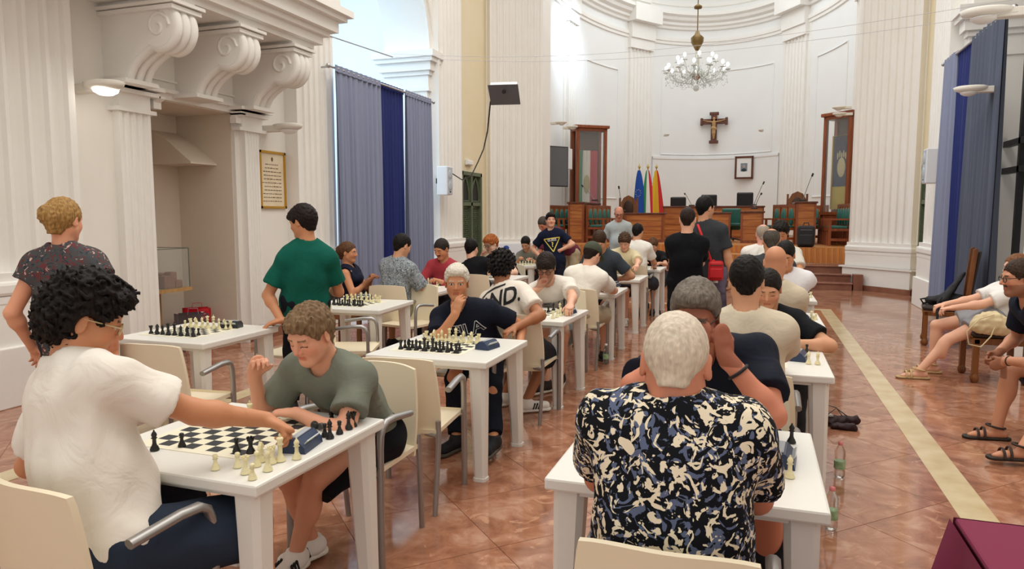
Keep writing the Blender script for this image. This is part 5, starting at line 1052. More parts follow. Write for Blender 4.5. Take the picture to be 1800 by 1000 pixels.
    # colours of skin, brows, eyes, lips
    base = V(*H(SK.get(skin, skin))); hcol = V(*H(hair[1] if hair else '6A5A50')); Cc = np.tile(base, (len(P), 1)); q = np.stack([(P-C)@hr, (P-C)@hf, (P-C)@hz], 1)/hs; x, y, z = np.abs(q[:, 0]), q[:, 1], q[:, 2]; fr_ = (y > .05) & (np.abs(z) < .13) & (x < .08)
    ck_ = np.exp(-(((x-.04)/.025)**2+((z+.03)/.025)**2))*fr_; Cc = Cc*(1-.18*ck_[:, None]*V(0, 1, 1.1)); no_ = np.exp(-((x/.016)**2+((z+.025)/.014)**2))*(y > .08); Cc = Cc*(1-.15*no_[:, None]*V(0, 1, 1))
    m_ = fr_ & (x < .0235-.25*np.abs(z+.06)) & (np.abs(z+.0605) < .0095); Cc[m_] = base*V(.80, .52, .5)
    m_ = fr_ & (np.abs(z-.0245-.12*(.03-x)*(-1)*.4) < .0042) & (x > .013) & (x < .049); Cc[m_] = hcol*.7+base*.15
    if eyes == 'open':
        ex = ((x-.031)/.0145)**2+((z-.003)/.0062)**2; Cc[fr_ & (ex < 1)] = V(.62, .58, .54); Cc[fr_ & (((x-.031)/.0062)**2+((z-.003)/.0066)**2 < 1)] = V(.035, .02, .012); Cc[fr_ & (ex >= 1) & (ex < 1.9) & (z > .003)] = base*.35
    else:
        Cc[fr_ & (np.abs(z+.0045+.35*(x-.031)**2*20) < .0024) & (np.abs(x-.031) < .0155)] = base*.16
    if beard:
        bc = V(*H(beard[1])); 
        if beard[0] == 'stubble': m_ = (y > -.02) & (z < -.035-.0*y) & (z > -.13) & ~((np.abs(z+.0605) < .009) & (x < .022)); Cc[m_] = Cc[m_]*.5+bc*.5
        m_ = fr_ & (z < -.036) & (z > -.0505) & (x < .03) & (y > .07)
        Cc[m_] = bc
    far_hand = None
    link('body', np_mesh('body', P-O, Q, Cc), skin_m, root)
    # hair
    hm = None
    if hair and hair[0] != 'bald':
        st = hair[0]; hm = hair_mat(hair[1]); t = {'short': .013, 'buzz': .005, 'curly': .034, 'wavy': .024, 'fringe': .022, 'bun': .015, 'ring': .008, 'cap': .012, 'swept': .02, 'tousled': .02}[st]; hh = max(.0055, h*.55); G = Field(C-.22*hs, C+.22*hs, hh)
        G.ell(hp_(0, -.016, .034), ax, ((.072+t*.8)*hs, (.095+t*.8)*hs, (.085+t)*hs), .02); nr = .05 if st in ('buzz', 'short', 'swept') else .055; G.cone(hp_(0, -.060, .0), hp_(0, -.058, -.05), (nr+t*.6)*hs, (nr-.016+t*.4)*hs, .03, (hf, .8))
        if st == 'curly': G.ell(hp_(0, -.08, -.02), ax, (.078*hs, .05*hs, .07*hs), .04)
        if st == 'bun': G.ell(hp_(-.02, -.115, .02), ax, (.042*hs, .045*hs, .055*hs), .02); G.cone(hp_(0, -.11, .0), hp_(.0, -.10, -.075), .035*hs, .02*hs, .02)
        yb = {'ring': -.01, 'swept': .072, 'buzz': .078, 'bun': .08}.get(st, .086)
        n_ = nrm(hf*.80-hz*.60) if st != 'ring' else nrm(hf*.9-hz*.1); pt = hp_(0, yb, .068); X, Y, Z = G.pts((slice(None),)*3); d = (X-pt[0])*n_[0]+(Y-pt[1])*n_[1]+(Z-pt[2])*n_[2]
        G.F = np.maximum(G.F, d.astype(np.float32))
        if st in ('swept', 'tousled', 'wavy'): G.ell(hp_(0, .052, .088), ax, (.056*hs, .046*hs, .032*hs), .03)
        if st == 'fringe': G.ell(hp_(0, .062, .062), ax, (.064*hs, .036*hs, .042*hs), .025); G.cone(hp_(-.05, .075, .048), hp_(.05, .075, .048), .016*hs, .016*hs, .02)
        if st == 'curly': G.ell(hp_(0, .05, .088), ax, (.072*hs, .056*hs, .044*hs), .03); G.ell(hp_(0, .0, .10), ax, (.085*hs, .09*hs, .05*hs), .03)
        if st == 'ring': G.ell(hp_(0, -.0, .10), ax, (.06*hs, .10*hs, .05*hs), .012, 'sub')
        nz = hp_(0, 0, -.085 if st != 'buzz' else -.07); d = -((X-nz[0])*hz[0]+(Y-nz[1])*hz[1]+(Z-nz[2])*hz[2]); G.F = np.maximum(G.F, d.astype(np.float32))
        amp, wl = {'curly': (.0095, .026), 'wavy': (.006, .026), 'tousled': (.004, .022), 'fringe': (.0022, .022), 'swept': (.0022, .02), 'short': (.002, .016), 'bun': (.002, .02)}.get(st, (.0012, .015)); G.noise(amp*hs, wl, int(abs(hip[0]*100+hip[1]*37)) % 9999, 9)
        if ears:
            for q in (-1, 1): G.ell(hp_(q*(.092 if st != 'curly' else .098), .006, -.016), ax, ((.03 if st != 'curly' else .042)*hs, (.028 if st != 'curly' else .034)*hs, (.036 if st != 'curly' else .042)*hs), .01, 'sub')
        p, q_ = G.net(); link('hair', np_mesh('hair', p-O, q_), hm, root)
    # clothes
    hc_ = h if h < .011 else h*1.05
    top = dict(top or {}); 
    if top:
        fr = top.get('sleeve', .62); G = Field(J.min(0)-.25, J.max(0)+.25, hc_); e = .013+top.get('loose', .0); torso(G, e, .055); dr_ = top.get('drape', .146 if not fem else .125)*s+.02*g; G.cone(hip-u*.06 if not stand else hip-V(0, 0, top.get('hem', .06)), chest-u*.06, dr_ if not stand else .166*s, dr_*.98, .05, (f, .74+.08*g))
        if fr > 0:
            for q in 'LR': arm(G, q, .014+top.get('loose', 0)*.6, fr, .03, .012 if fr <= 1 else 0)
        amp = top.get('wr', .0035); G.noise(amp, .11, int(abs(hip[0]*77+hip[1]*53)) % 9999, 6, (1, 1, .55))
        if top.get('collar'):
            G.cone(Nk-u*.035, Nk+u*.03-f*.012, .074*s, .064*s, .01, cap=True)
        nd = top.get('neck', .0)
        G.cone(Nk+u*(-.01-nd)+f*(.028), Nk+u*.12+f*.05, (.054+nd*.4)*s, .075*s, .008, op='sub') ; G.cone(Nk-u*.0, Nk+u*.12, .057*s, .07*s, .006, op='sub')
        if fr == 0:
            for q, sg in (('R', 1), ('L', -1)): G.ell(S[q]+r*sg*.035*s, (r, f, u), (.05*s, .09*s, .09*s), .012, 'sub')
        hem = top.get('hem', .06); pl = hip-u*hem if not stand else hip-V(0, 0, hem); G.plane(pl, -u if not stand else V(0, 0, -1))
        p, q_ = G.net(); p_off = p
        so = link(top.get('name', 'shirt'), np_mesh('shirt', p-O, q_), top['m'], root)
        if top.get('text') or top.get('art'): CENTS[label] = (so, P, O, chest, mid, r, f, u, root)
    bottom = dict(bottom or {'m': cloth_mat('2A2C34'), 'fr': 2})
    fr = bottom.get('fr', 2); G = Field(J.min(0)-.25, J.max(0)+.25, hc_); e = .012+bottom.get('loose', 0); G.cone(hip-r0*.06*s, hip+r0*.06*s, .118*s+e+.02*g, .118*s+e+.02*g, .04, (f0, .92)); G.cone(hip, hip+u*.10, .125*s+e+.02*g, .125*s+e+.03*g, .04, (f, .8))
    for q in 'LR': leg(G, q, e+.004, fr, .03, bottom.get('flare', .008))
    G.noise(.003, .10, 5, 6); G.plane(hip+u*.12, u)
    if stand is False: pass
    p, q_ = G.net(); link(bottom.get('name', 'trousers'), np_mesh('trousers', p-O, q_), bottom['m'], root)
    # shoes
    if shoes:
        for q, sg in (('R', 1), ('L', -1)):
            d = FD[q].copy(); d[2] = 0; d = nrm(d); a = A[q]; G = Field(a-V(.25, .25, .12), a+V(.25, .25, .1), .0085); zb = a[2]-.085*s
            b1 = V(a[0], a[1], zb+.05)-d*.035; t1 = V(a[0], a[1], zb+.042)+d*.16*s
            G.cone(b1, t1, .044*s, .038*s, .03, (V(0, 0, 1), .95)); G.cone(a-V(0, 0, .03), a+V(0, 0, .02), .05*s, .046*s, .03, cap=True); G.plane(V(0, 0, zb+.018), V(0, 0, -1)); p, q_ = G.net(); sh_ = link('shoe', np_mesh('shoe', p-O, q_), cloth_mat(shoes, 'shoe_'+shoes, .6), root)
            G = Field(a-V(.25, .25, .12), a+V(.25, .25, .1), .0085); G.cone(V(a[0], a[1], zb+.015)-d*.04, V(a[0], a[1], zb+.015)+d*.165*s, .047*s, .043*s, .01); G.plane(V(0, 0, zb+.024), V(0, 0, 1)); G.plane(V(0, 0, zb+.001), V(0, 0, -1)); p, q_ = G.net(); so_ = link('sole', np_mesh('sole', p-O, q_), cloth_mat(sole or '3A3532', 'sole_'+(sole or '3A3532'), .6), sh_)
            if sole == 'E8E4DC' and shoes == 'EDEBE6':
                for k in range(3):
                    for sd_ in (-1, 1): c_ = V(a[0], a[1], zb+.05)+d*(.055+.022*k)*s+np.cross(d, V(0, 0, 1))*sd_*.0405*s; m4 = MB().box((-.005, -.004, -.026), (.005, .004, .026), T(*(c_-O)) @ Matrix.Rotation(math.atan2(d[1], d[0]), 4, 'Z') @ Matrix.Rotation(.35, 4, 'Y')); m4.build('stripe', MATS['cloth_black'], sh_)
    if glasses:
        gm = mat('spectacles_'+glasses, H(glasses), .3, .4); m = MB(); lw = .0024
        for q in (-1, 1):
            ring = [hp_(q*.033+.024*math.cos(a), .098-.006*abs(math.cos(a))*0, .002+.019*math.sin(a)) for a in [2*math.pi*k/16 for k in range(17)]]; m.tube([tuple(p_-O) for p_ in ring], lw*hs, 6); m.tube([tuple(hp_(q*.057, .096, .008)-O), tuple(hp_(q*.079, .04, .010)-O), tuple(hp_(q*.081, -.01, .010)-O)], lw*hs, 6)
        m.tube([tuple(hp_(-.009, .100, .006)-O), tuple(hp_(0, .104, .008)-O), tuple(hp_(.009, .100, .006)-O)], lw*hs, 6); m.build('spectacles', gm, root)
    CENTS[label+'#'] = dict(root=root, O=O, C=C, hr=hr, hf=hf, hz=hz, hs=hs, S=S, E=E, W=W, u=u, f=f, r=r, Nk=Nk, chest=chest, hip=hip, A=A, FD=FD, K=K)
    return root
mat('cloth_black', (.015, .015, .017), .85)
def surf(root_obj, shirt, c, ndir, rt_, up_, polys, name, m, off=.0025):
    """lay flat print (lists of quads/tris in plane coords) on a shirt surface: c centre, ndir direction pointing into the body"""
    bvh = BVHTree.FromObject(shirt, bpy.context.evaluated_depsgraph_get()) if False else BVHTree.FromPolygons([v.co[:] for v in shirt.data.vertices], [p.vertices[:] for p in shirt.data.polygons])
    m_ = MB()
    for poly in polys:
        vs = []; miss = False
        for x, y in poly:
            o = Vector(c)+Vector(rt_)*x+Vector(up_)*y-Vector(ndir)*.3; hit = bvh.ray_cast(o, Vector(ndir)); miss = miss or hit[0] is None
            vs.append(tuple((hit[0]-Vector(ndir)*off) if hit[0] else (o+Vector(ndir)*.3)))
        if not miss: m_.add(vs, [tuple(range(len(vs)))])
    return m_.build(name, m, root_obj)
def text_polys(txt, size, bold=0, shear=0, ext=None, sub=2):
    cu = bpy.data.curves.new('t', 'FONT'); cu.body = txt; cu.size = size; cu.align_x = 'CENTER'; cu.align_y = 'CENTER'; cu.offset = bold; cu.shear = shear; cu.resolution_u = 3
    if ext: cu.fill_mode = 'NONE'; cu.bevel_depth = ext; cu.bevel_resolution = 0
    o = bpy.data.objects.new('t', cu); COL.objects.link(o); bpy.context.view_layer.update(); me = o.to_mesh(); bm = bmesh.new(); bm.from_mesh(me); bmesh.ops.triangulate(bm, faces=bm.faces[:])
    if not ext: bmesh.ops.subdivide_edges(bm, edges=[e for e in bm.edges if e.calc_length() > size*.2], cuts=sub, use_grid_fill=True); bmesh.ops.triangulate(bm, faces=bm.faces[:])
    out = [[(v.co.x, v.co.y) for v in f.verts] for f in bm.faces]; bm.free(); o.to_mesh_clear(); bpy.data.objects.remove(o); bpy.data.curves.remove(cu); return out
def A3(px, py, Y): return np.array(at(px, py, Y)[:])
def Z3(px, py, z): return np.array(atz(px, py, z)[:])
CM = cloth_mat
floral = pattern_mat('floral_shirt', ('101218', '5A6480', 'E8DCC2', 'E8DCC2'), 13, 'floral', (.56, .575, .60))
dkfloral = pattern_mat('dark_floral_top', ('4A4C4E', '6A3A3C', '2A3C44', 'C9A9A0'), 14, 'floral', (.56, .60, .64))
greyprint = pattern_mat('grey_print_shirt', ('8C949A', '4A525A', 'C2C8CA'), 30, 'floral', (.53, .60))
navydress = pattern_mat('navy_spotted_dress', ('14182C', 'B8A0A0'), 12, 'voronoi', (.13,))
TEE = dict(sleeve=.68, loose=.006)
def tee(hexc, **k): d = dict(TEE); d['m'] = CM(hexc); d.update(k); return d
SH = lambda hexc, fr=.85: dict(m=CM(hexc), fr=fr, loose=.012, flare=.02, name='shorts')
TR = lambda hexc: dict(m=CM(hexc), fr=1.95, loose=.004, name='trousers')
ppl = []
# --- foreground
person('young man with curly black hair in white shirt reaching to press the clock', (-1.9, 1.62, .55), A3(150, 562, 1.72), 74, hyaw=52, hpitch=-22, hs=1.06, neck=.15, hair=('curly', '17110F'), skin='tan', top=tee('E8E2D8', loose=.012, drape=.172, wr=.005, hem=.05), bottom=SH('2A3444', .95), R=dict(to=A3(488, 742, 2.1), dir=(.85, .35, -.45), palm=(0, -.3, -1), curl=50, pole=(.4, -.3, -.9)), L=dict(to=(-2.25, 1.95, .66)), h=.0095, glasses='C9B48A', feet={'R': ((-1.6, 1.98, .09),), 'L': ((-2.1, 1.95, .09),)}, fat=.1)
person('boy in grey green shirt leaning on the board with raised hand', (-1.72, 2.9, .54), A3(546, 588, 2.48), -92, hyaw=-97, hpitch=-24, s=.92, hs=.98, hair=('tousled', '7A6248'), skin='E0A486', eyes='down', top=tee('757A6E', wr=.006, sleeve=.6, drape=.15), bottom=SH('14161C', 1.0), R=dict(to=A3(447, 660, 2.46), dir=(.35, -.1, .9), palm=(.6, -.4, 0), curl=55, pole=(-.6, -.1, -1)), L=dict(to=Z3(520, 726, .775), dir=(-1, -.15, 0), pole=(1, .0, -.35), curl=25), h=.009, fine=3, shoes='EDEBE6', sole='E8E4DC', feet={'R': (Z3(548, 950, .09), (-.3, -1, 0)), 'L': (Z3(520, 972, .09), (.1, -1, 0))})
person('man with short white hair in a flowered shirt seen from behind', (-.18, 1.78, .57), A3(1188, 640, 1.84), 91, hpitch=-24, hs=1.08, fat=.5, neck=.112, shrug=.03, skin='C98468', hair=('buzz', 'DACDBA'), top=dict(m=floral, sleeve=.66, loose=.012, drape=.175, collar=True, wr=.005, hem=.12), bottom=TR('1C2030'), R=dict(to=(-.02, 2.24, .785), pole=(.4, -.5, -.9)), L=dict(to=(-.38, 2.24, .785), pole=(-.45, -.5, -.9)), h=.009, shw=1.02)
person('grey haired man in navy shirt resting his face on his fists', (-.04, 3.2, .56), A3(1222, 556, 2.62), -93, hyaw=-92, hpitch=-14, hs=1.02, fat=.3, shw=1.2, skin='ruddy', eyes='down', hair=('swept', '6E665C'), top=tee('1B1F2C'), bottom=TR('22242C'), R=dict(to=A3(1228, 618, 2.50), dir=(.2, .1, 1), palm=(.6, .6, 0), curl=80, pole=(-1, -.1, -.6)), L=dict(to=A3(1274, 624, 2.50), dir=(-.15, .1, 1), palm=(-.6, .6, 0), curl=80, pole=(.8, -.1, -1)), glasses='2A2220', h=.0095)
person('player with black cropped hair in a beige shirt seen from behind', (-.02, 3.72, .56), A3(1312, 496, 3.72), 90, hpitch=-22, skin='olive', hair=('short', '14100E'), top=tee('CFC4AE', loose=.01), bottom=TR('4A525E'), R=dict(to=(.12, 4.18, .78), pole=(1, -.1, -.5)), L=dict(to=(-.2, 4.2, .78)), h=.0105, fat=.2)
person('white haired man in navy lettered shirt covering his mouth with a hand', (-1.95, 4.93, .56), A3(803, 497, 4.66), -86, hyaw=-70, hpitch=-4, hs=1.03, fat=.7, shw=1.12, skin='tan', hair=('swept', 'DAD4C6'), top=tee('161A28', text=1), bottom=TR('141824'), R=dict(to=A3(800, 552, 4.50), dir=(.15, .2, .8), palm=(.2, 1, 0), curl=22, pole=(-.5, -.3, -1)), L=dict(to=A3(914, 606, 4.74), dir=(.0, -.1, -1), palm=(-1, 0, 0), pole=(.5, 1, -.3)), h=.0095, fine=3, shoes='26282C', sole='5A564E', feet={'R': (Z3(803, 768, .09), (-.2, -1, 0)), 'L': (Z3(868, 786, .09), (.05, -1, 0))})
# --- middle file
person('curly haired player in white shirt with black lettering on the back', (-1.72, 5.22, .56), A3(882, 472, 5.3), 80, hyaw=95, hpitch=-25, hs=1.0, hair=('curly', '120E0D'), skin='brown', top=tee('E6DED2', loose=.01, text=1), bottom=SH('23252B'), R=dict(to=Z3(905, 576, .775), pole=(1, -.2, -.4)), L=dict(to=(-1.9, 5.75, .78)), shoes='EDEBE6', sole='E8E4DC', feet={'R': (Z3(925, 705, .09), (.8, .5, 0)), 'L': ((-1.95, 5.5, .09),)}, fat=.1)
person('young man with dark fringe and glasses in white printed shirt', (-1.75, 6.62, .56), A3(960, 470, 6.3), -86, hyaw=-84, hpitch=-28, skin='fair', hair=('fringe', '231915'), eyes='down', top=tee('E4DED4', art=1), bottom=SH('93A3A6'), R=dict(to=A3(948, 505, 6.2), dir=(.5, .2, .7), palm=(.2, .9, .3), curl=60, pole=(-.9, -.2, -.7)), L=dict(to=Z3(1003, 548, .775), pole=(1, .2, -.5)), glasses='15151A', shoes='3A3230', sole='E0DCD0', feet={'R': (Z3(960, 672, .09), (-.5, -1, 0)), 'L': (Z3(985, 660, .09), (.2, -1, 0))}, h=.011)
person('player with olive green cap and white shirt seen from behind', (-1.72, 7.2, .56), A3(1041, 448, 7.35), 84, hyaw=70, hpitch=-32, hair=('cap', '241A16'), skin='fair', top=tee('E9E4DA', loose=.01), bottom=SH('B4A78E'), R=dict(to=(-1.55, 7.72, .78), pole=(1, -.2, -.5)), shoes='26262A')
person('player in charcoal shirt bowing behind the green cap', (-1.8, 8.85, .56), A3(1054, 424, 8.55), -95, hpitch=-42, hair=('short', '3C281A'), skin='olive', eyes='down', top=tee('3B424A'), bottom=SH('2A2C30'), L=dict(to=Z3(1080, 492, .775), pole=(1, 0, -.4)))
person('wavy haired boy in cream polo looking down at his board', (-1.88, 10.62, .55), A3(1098, 425, 10.4), -92, hpitch=-36, s=.96, hair=('wavy', '4A3424'), skin='fair', eyes='down', top=tee('D8CCA6', collar=True), bottom=SH('3A3A40'), L=dict(to=Z3(1122, 487, .775), pole=(1, 0, -.4)), shoes='EDEBE6', sole='E8E4DC')
person('dark haired player in white shirt seen from behind in the distance', (-1.72, 10.98, .55), A3(1121, 408, 11.08), 80, hpitch=-18, hair=('short', '14100E'), skin='olive', top=tee('E9E6DE'), bottom=SH('2C2E34'))
person('child with curly brown hair and dark top behind the far table', (-1.6, 12.6, .52), A3(1148, 431, 12.45), -95, s=.82, hpitch=-30, hair=('wavy', '5C3E28'), skin='fair', top=tee('1A1A1E'), bottom=SH('2A2A2E'))
x = at(1088, 450, 13.0).x
person('bald man with glasses in pale grey polo standing behind the tables', (x, 13.05, .95), A3(1088, 375, 13.0), -88, hyaw=-75, hpitch=-24, stand=True, fat=.3, hair=('ring', '6A5A4C'), skin='C98A70', eyes='down', top=tee('A9B0B0', collar=True, hem=.12), bottom=TR('6A675E'), glasses='3A2A20', h=.013)
x = at(1205, 470, 7.45).x
person('standing youth in black shirt with folded arms seen from behind', (x, 7.45, .92), A3(1209, 386, 7.45), 88, s=.97, stand=True, hpitch=-8, hair=('buzz', '281C16'), skin='fair', top=tee('0D0F14', hem=.14), bottom=TR('14161C'), R=dict(to=(x-.08, 7.75, 1.12), pole=(1, -.3, -.4)), L=dict(to=(x+.08, 7.75, 1.16), pole=(-1, -.3, -.4)), h=.0115)
x = at(1247, 470, 8.2).x
pb_ = person('tall youth in charcoal shirt carrying a red shoulder bag', (x, 8.2, .97), A3(1240, 366, 8.2), 82, hyaw=50, s=1.03, stand=True, hpitch=-6, hair=('short', '0E0C0B'), skin='olive', top=tee('34373C', hem=.08), bottom=TR('6C6478'), glasses='1A1A1A', R=dict(to=(x+.24, 8.2, .84), dir=(0, .1, -1), palm=(-1, 0, 0)), h=.0115)
# --- left file
x = at(128, 640, 3.0).x
person('blonde woman with hair bun in a dark flowered top seen from behind', (x, 3.02, .90), A3(113, 388, 3.0), 122, hyaw=104, hpitch=-8, s=.95, stand=True, fem=True, hair=('bun', '9E7A48'), skin='E0A080', top=dict(m=dkfloral, sleeve=.32, loose=.014, hem=.2), bottom=TR('2A2A30'), R=dict(to=(x+.22, 3.08, .86)), h=.0105)
x = at(538, 600, 4.76).x
person('boy in green shirt standing with one hand on the table', (x, 4.76, .9), A3(532, 390, 4.74), 118, hyaw=178, hpitch=-14, s=1.0, shrug=-.035, stand=True, hair=('fringe', '1D1411'), skin='tan', top=tee('0E5A4C', hem=.16), bottom=TR('191B24'), L=dict(to=Z3(494, 563, .785), reach=2.2, dir=(-.75, -.5, -.22), palm=(0, 0, -1), curl=15, pole=(-1, .1, .0)), R=dict(to=(x-.02, 5.12, .98), pole=(.2, .3, -1)), h=.0105, ears=True)
person('woman with brown bun in navy dress sitting sideways by the curtain', (-4.5, 7.38, .56), A3(612, 444, 7.35), 8, hyaw=12, hpitch=-4, s=.95, fem=True, hair=('bun', '5A3C28'), skin='tan', top=dict(m=navydress, sleeve=0, neck=.02, loose=.006, name='dress_top'), bottom=dict(m=navydress, fr=.95, loose=.02, name='dress_skirt'), R=dict(to=A3(648, 493, 7.25), pole=(0, -.4, -1)), L=dict(to=A3(652, 490, 7.35), pole=(0, .4, -1)), h=.0115)
person('man in grey patterned shirt playing with his back to us', (-3.74, 6.95, .56), A3(707, 432, 7.0), 80, hyaw=68, hpitch=-22, hair=('short', '15110E'), skin='olive', top=dict(m=greyprint, sleeve=.8, loose=.014, collar=True, hem=.14), bottom=SH('85826E'), R=dict(to=Z3(722, 506, .775), pole=(1, -.2, -.5)), h=.0115, fat=.1)
person('man with moustache in a red shirt studying his board', (-3.75, 8.32, .56), A3(776, 438, 8.15), -90, hyaw=-104, hpitch=-24, hair=('short', '2A2420'), skin='tan', eyes='down', beard=('moustache', '2A2220'), top=tee('A43C46', sleeve=1.85, collar=True), bottom=TR('2A2C34'), h=.0115, fat=.35)
person('player in black sleeveless shirt seen from behind', (-3.38, 8.62, .56), A3(829, 437, 8.7), 84, hpitch=-15, hair=('short', '0F0D0C'), skin='fair', top=tee('101116', sleeve=.2), bottom=TR('2A2C30'))
person('ginger haired player with black glasses resting chin on hand', (-3.4, 10.02, .55), A3(863, 429, 9.8), -110, hyaw=-118, hpitch=-22, hair=('wavy', 'A05A2A'), skin='pale', eyes='down', top=tee('1D1D22'), bottom=TR('2A2A30'), R=dict(to=A3(846, 452, 9.7), dir=(.3, 0, .8), curl=60, pole=(-.5, -.3, -1)), glasses='101014')
person('player in grey shirt with white lettering at the far left table', (-3.88, 12.55, .55), A3(924, 428, 12.3), -90, hpitch=-34, hair=('short', '1D1613'), skin='olive', eyes='down', top=tee('7C796C', text=1), bottom=TR('3A3A3E'))
x = at(976, 450, 11.3).x
person('boy in navy shirt with yellow triangle standing hand on hip', (x, 11.3, .84), A3(968, 387, 11.3), -78, hyaw=-66, hpitch=2, s=.90, stand=True, hair=('tousled', '1F1612'), skin='fair', top=tee('131A30', text=1, hem=.12), bottom=TR('1A1E2C'), L=dict(to=A3(985, 440, 11.25), dir=(-.7, 0, -.5), palm=(-.5, .5, 0), pole=(1, .3, .1)), R=dict(to=(x-.22, 11.2, .9), pole=(-1, .3, 0)), h=.0115)
x = at(1003, 450, 12.4).x
person('man in burgundy shirt bending behind the boy with the triangle', (x, 12.45, .93), A3(955, 394, 12.0), -120, hyaw=-110, hpitch=-38, stand=True, hair=('short', '4A423C'), skin='ruddy', eyes='down', top=tee('6A3040', sleeve=.8), bottom=TR('B9AA8C'), R=dict(to=(x-.45, 11.9, .95)), L=dict(to=(x-.2, 12.0, .95)))
# --- right file
person('player in black shirt with elbow on the table facing us', (.15, 5.1, .56), A3(1350, 508, 4.98), -94, hpitch=-22, hair=('short', '1B1512'), skin='olive', eyes='down', top=tee('15171C'), bottom=TR('2A2C30'), L=dict(to=Z3(1388, 604, .775), dir=(-1, -.2, 0), pole=(1, -.1, -.25)), h=.0115)
person('bald player in beige shirt seen from behind', (.1, 5.58, .57), A3(1363, 462, 5.55), 88, hpitch=-20, hair=('bald', '5A4A40'), skin='C98E6C', top=tee('CBBFA8', loose=.012), bottom=TR('5A5A52'), R=dict(to=(.25, 6.05, .78), pole=(1, -.2, -.5)), fat=.4, h=.0115)
person('player in white shirt with blue vest facing the bald man', (.3, 6.98, .56), A3(1380, 449, 6.88), -100, hpitch=-25, hair=('short', '14100E'), skin='tan', eyes='down', top=tee('E2E2E6'), bottom=TR('2A3A7A'), L=dict(to=Z3(1412, 494, .775), pole=(1, .1, -.3)))
person('balding man in dark grey top seen from behind', (.12, 7.42, .56), A3(1356, 424, 7.5), 88, hpitch=-18, hair=('ring', '4C463F'), skin='tan', top=tee('3C3D41'), bottom=TR('3A3A40'), fat=.3)
person('dark haired player in pale shirt beyond the balding man', (.25, 8.95, .56), A3(1372, 409, 8.85), -96, hpitch=-25, hair=('wavy', '1C1714'), skin='tan', eyes='down', top=tee('D8D4CA'), bottom=TR('2A2C30'), L=dict(to=(.5, 8.45, .79)))
person('pink bald man in white shirt farthest along the right file', (.02, 9.35, .57), A3(1341, 412, 9.4), 92, hpitch=-15, hair=('ring', 'A89888'), skin='DDA08C', top=tee('E2DED8'), bottom=TR('3A3A44'), fat=.3)
# --- spectators on the right
wr_ = person('woman in white top with outstretched bare legs and cream bag', (2.15, 7.95, .58), A3(1786, 470, 7.95), 186, hyaw=190, hpitch=-5, s=.96, fem=True, hair=('bun', '7A5236'), skin='E2AE92', top=tee('E6E4E0'), bottom=dict(m=CM('9A9CA2'), fr=.55, loose=.02, name='skirt'), feet={'R': ((1.72, 8.05, .085), (-1, -.05, 0)), 'L': ((1.55, 7.72, .085), (-1, -.1, 0))}, R=dict(to=(1.72, 8.0, .68)), L=dict(to=(1.76, 7.8, .68), pole=(0, -.5, -1)), shoes=None, h=.0105)
mr_ = person('man in navy shirt and sandals leaning forward with clasped hands', (2.16, 5.78, .58), A3(1792, 489, 5.62), 188, hyaw=186, hpitch=-6, fat=.2, hair=('short', '3A2A20'), skin='CC9070', beard=('stubble', '4A3A30'), top=tee('1A2030', loose=.01), bottom=SH('3A3A3E', .85), feet={'R': (Z3(1752, 752, .085), (-1, -.1, 0)), 'L': (Z3(1792, 796, .085), (-1, -.15, 0))}, R=dict(to=A3(1752, 622, 5.8), dir=(-.6, -.3, -.5), palm=(.3, -1, 0), curl=55, pole=(0, .5, -1)), L=dict(to=A3(1768, 634, 5.66), dir=(-.6, .3, -.5), palm=(.3, 1, 0), curl=55, pole=(0, -.5, -1)), glasses='3A3028', shoes=None, h=.0095, fine=3)
# ================================================================== DETAILS ON PEOPLE
def info(start):
    k = [q for q in CENTS if q.endswith('#') and q.startswith(start)][0]; return CENTS[k], CENTS.get(k[:-1])
pr_w = mat('print_white', (.8, .8, .8), .7); pr_b = mat('print_black', (.012, .012, .014), .7); pr_y = mat('print_yellow', H('E0D060'), .7); pr_g = mat('print_grey', H('8E969A'), .7); pr_d = mat('print_dark', H('3A3E3A'), .7); pr_l = mat('print_lightgrey', H('B6B7AE'), .7)
def rect(x0, y0, x1, y1, n=6): return [[(x0+(x1-x0)*i/n, y0+(y1-y0)*j/n), (x0+(x1-x0)*(i+1)/n, y0+(y1-y0)*j/n), (x0+(x1-x0)*(i+1)/n, y0+(y1-y0)*(j+1)/n), (x0+(x1-x0)*i/n, y0+(y1-y0)*(j+1)/n)] for i in range(n) for j in range(n)]
def stroke(pts, w):
    out = []
    for (a, b_) in zip(pts, pts[1:]):
        d = Vector((b_[0]-a[0], b_[1]-a[1])); L = d.length; k = max(1, int(L/.02)); d.normalize(); n_ = Vector((-d.y, d.x))*w
        for i in range(k):
            p = Vector(a)+d*L*i/k; q = Vector(a)+d*L*(i+1)/k; out.append([tuple(p-n_), tuple(q-n_), tuple(q+n_), tuple(p+n_)])
    return out
def on_shirt(start, front, dx, du, polys, name, m, off=.0025):
    I, Cn = info(start); so = [c for c in I['root'].children if c.name.startswith('shirt')][0]; c = I['chest']-I['O']+I['u']*du; fdir = I['f'] if front else -I['f']; rt_ = -I['r'] if front else I['r']; c = c+rt_*dx
    return surf(I['root'], so, c, -fdir, rt_, I['u'], polys, name, m, off)
on_shirt('white haired man in navy', True, .035, -.01, text_polys('FILA', .125, bold=.005, sub=3), 'shirt_lettering', pr_w, .002); on_shirt('white haired man in navy', True, .035, -.01, text_polys('FILA', .125, bold=.0005, sub=3), 'shirt_lettering_core', MATS['cloth_161A28'], .0045)
on_shirt('curly haired player in white', False, .05, .05, text_polys('ND.', .17, bold=.004, shear=.3), 'shirt_lettering', pr_b)
on_shirt('curly haired player in white', False, .0, .1, stroke([(-.16, .0), (-.1, .03), (-.02, .045), (.08, .05)], .007)+stroke([(-.15, -.03), (-.1, -.01), (-.12, -.06)], .009), 'shirt_swash', pr_b)
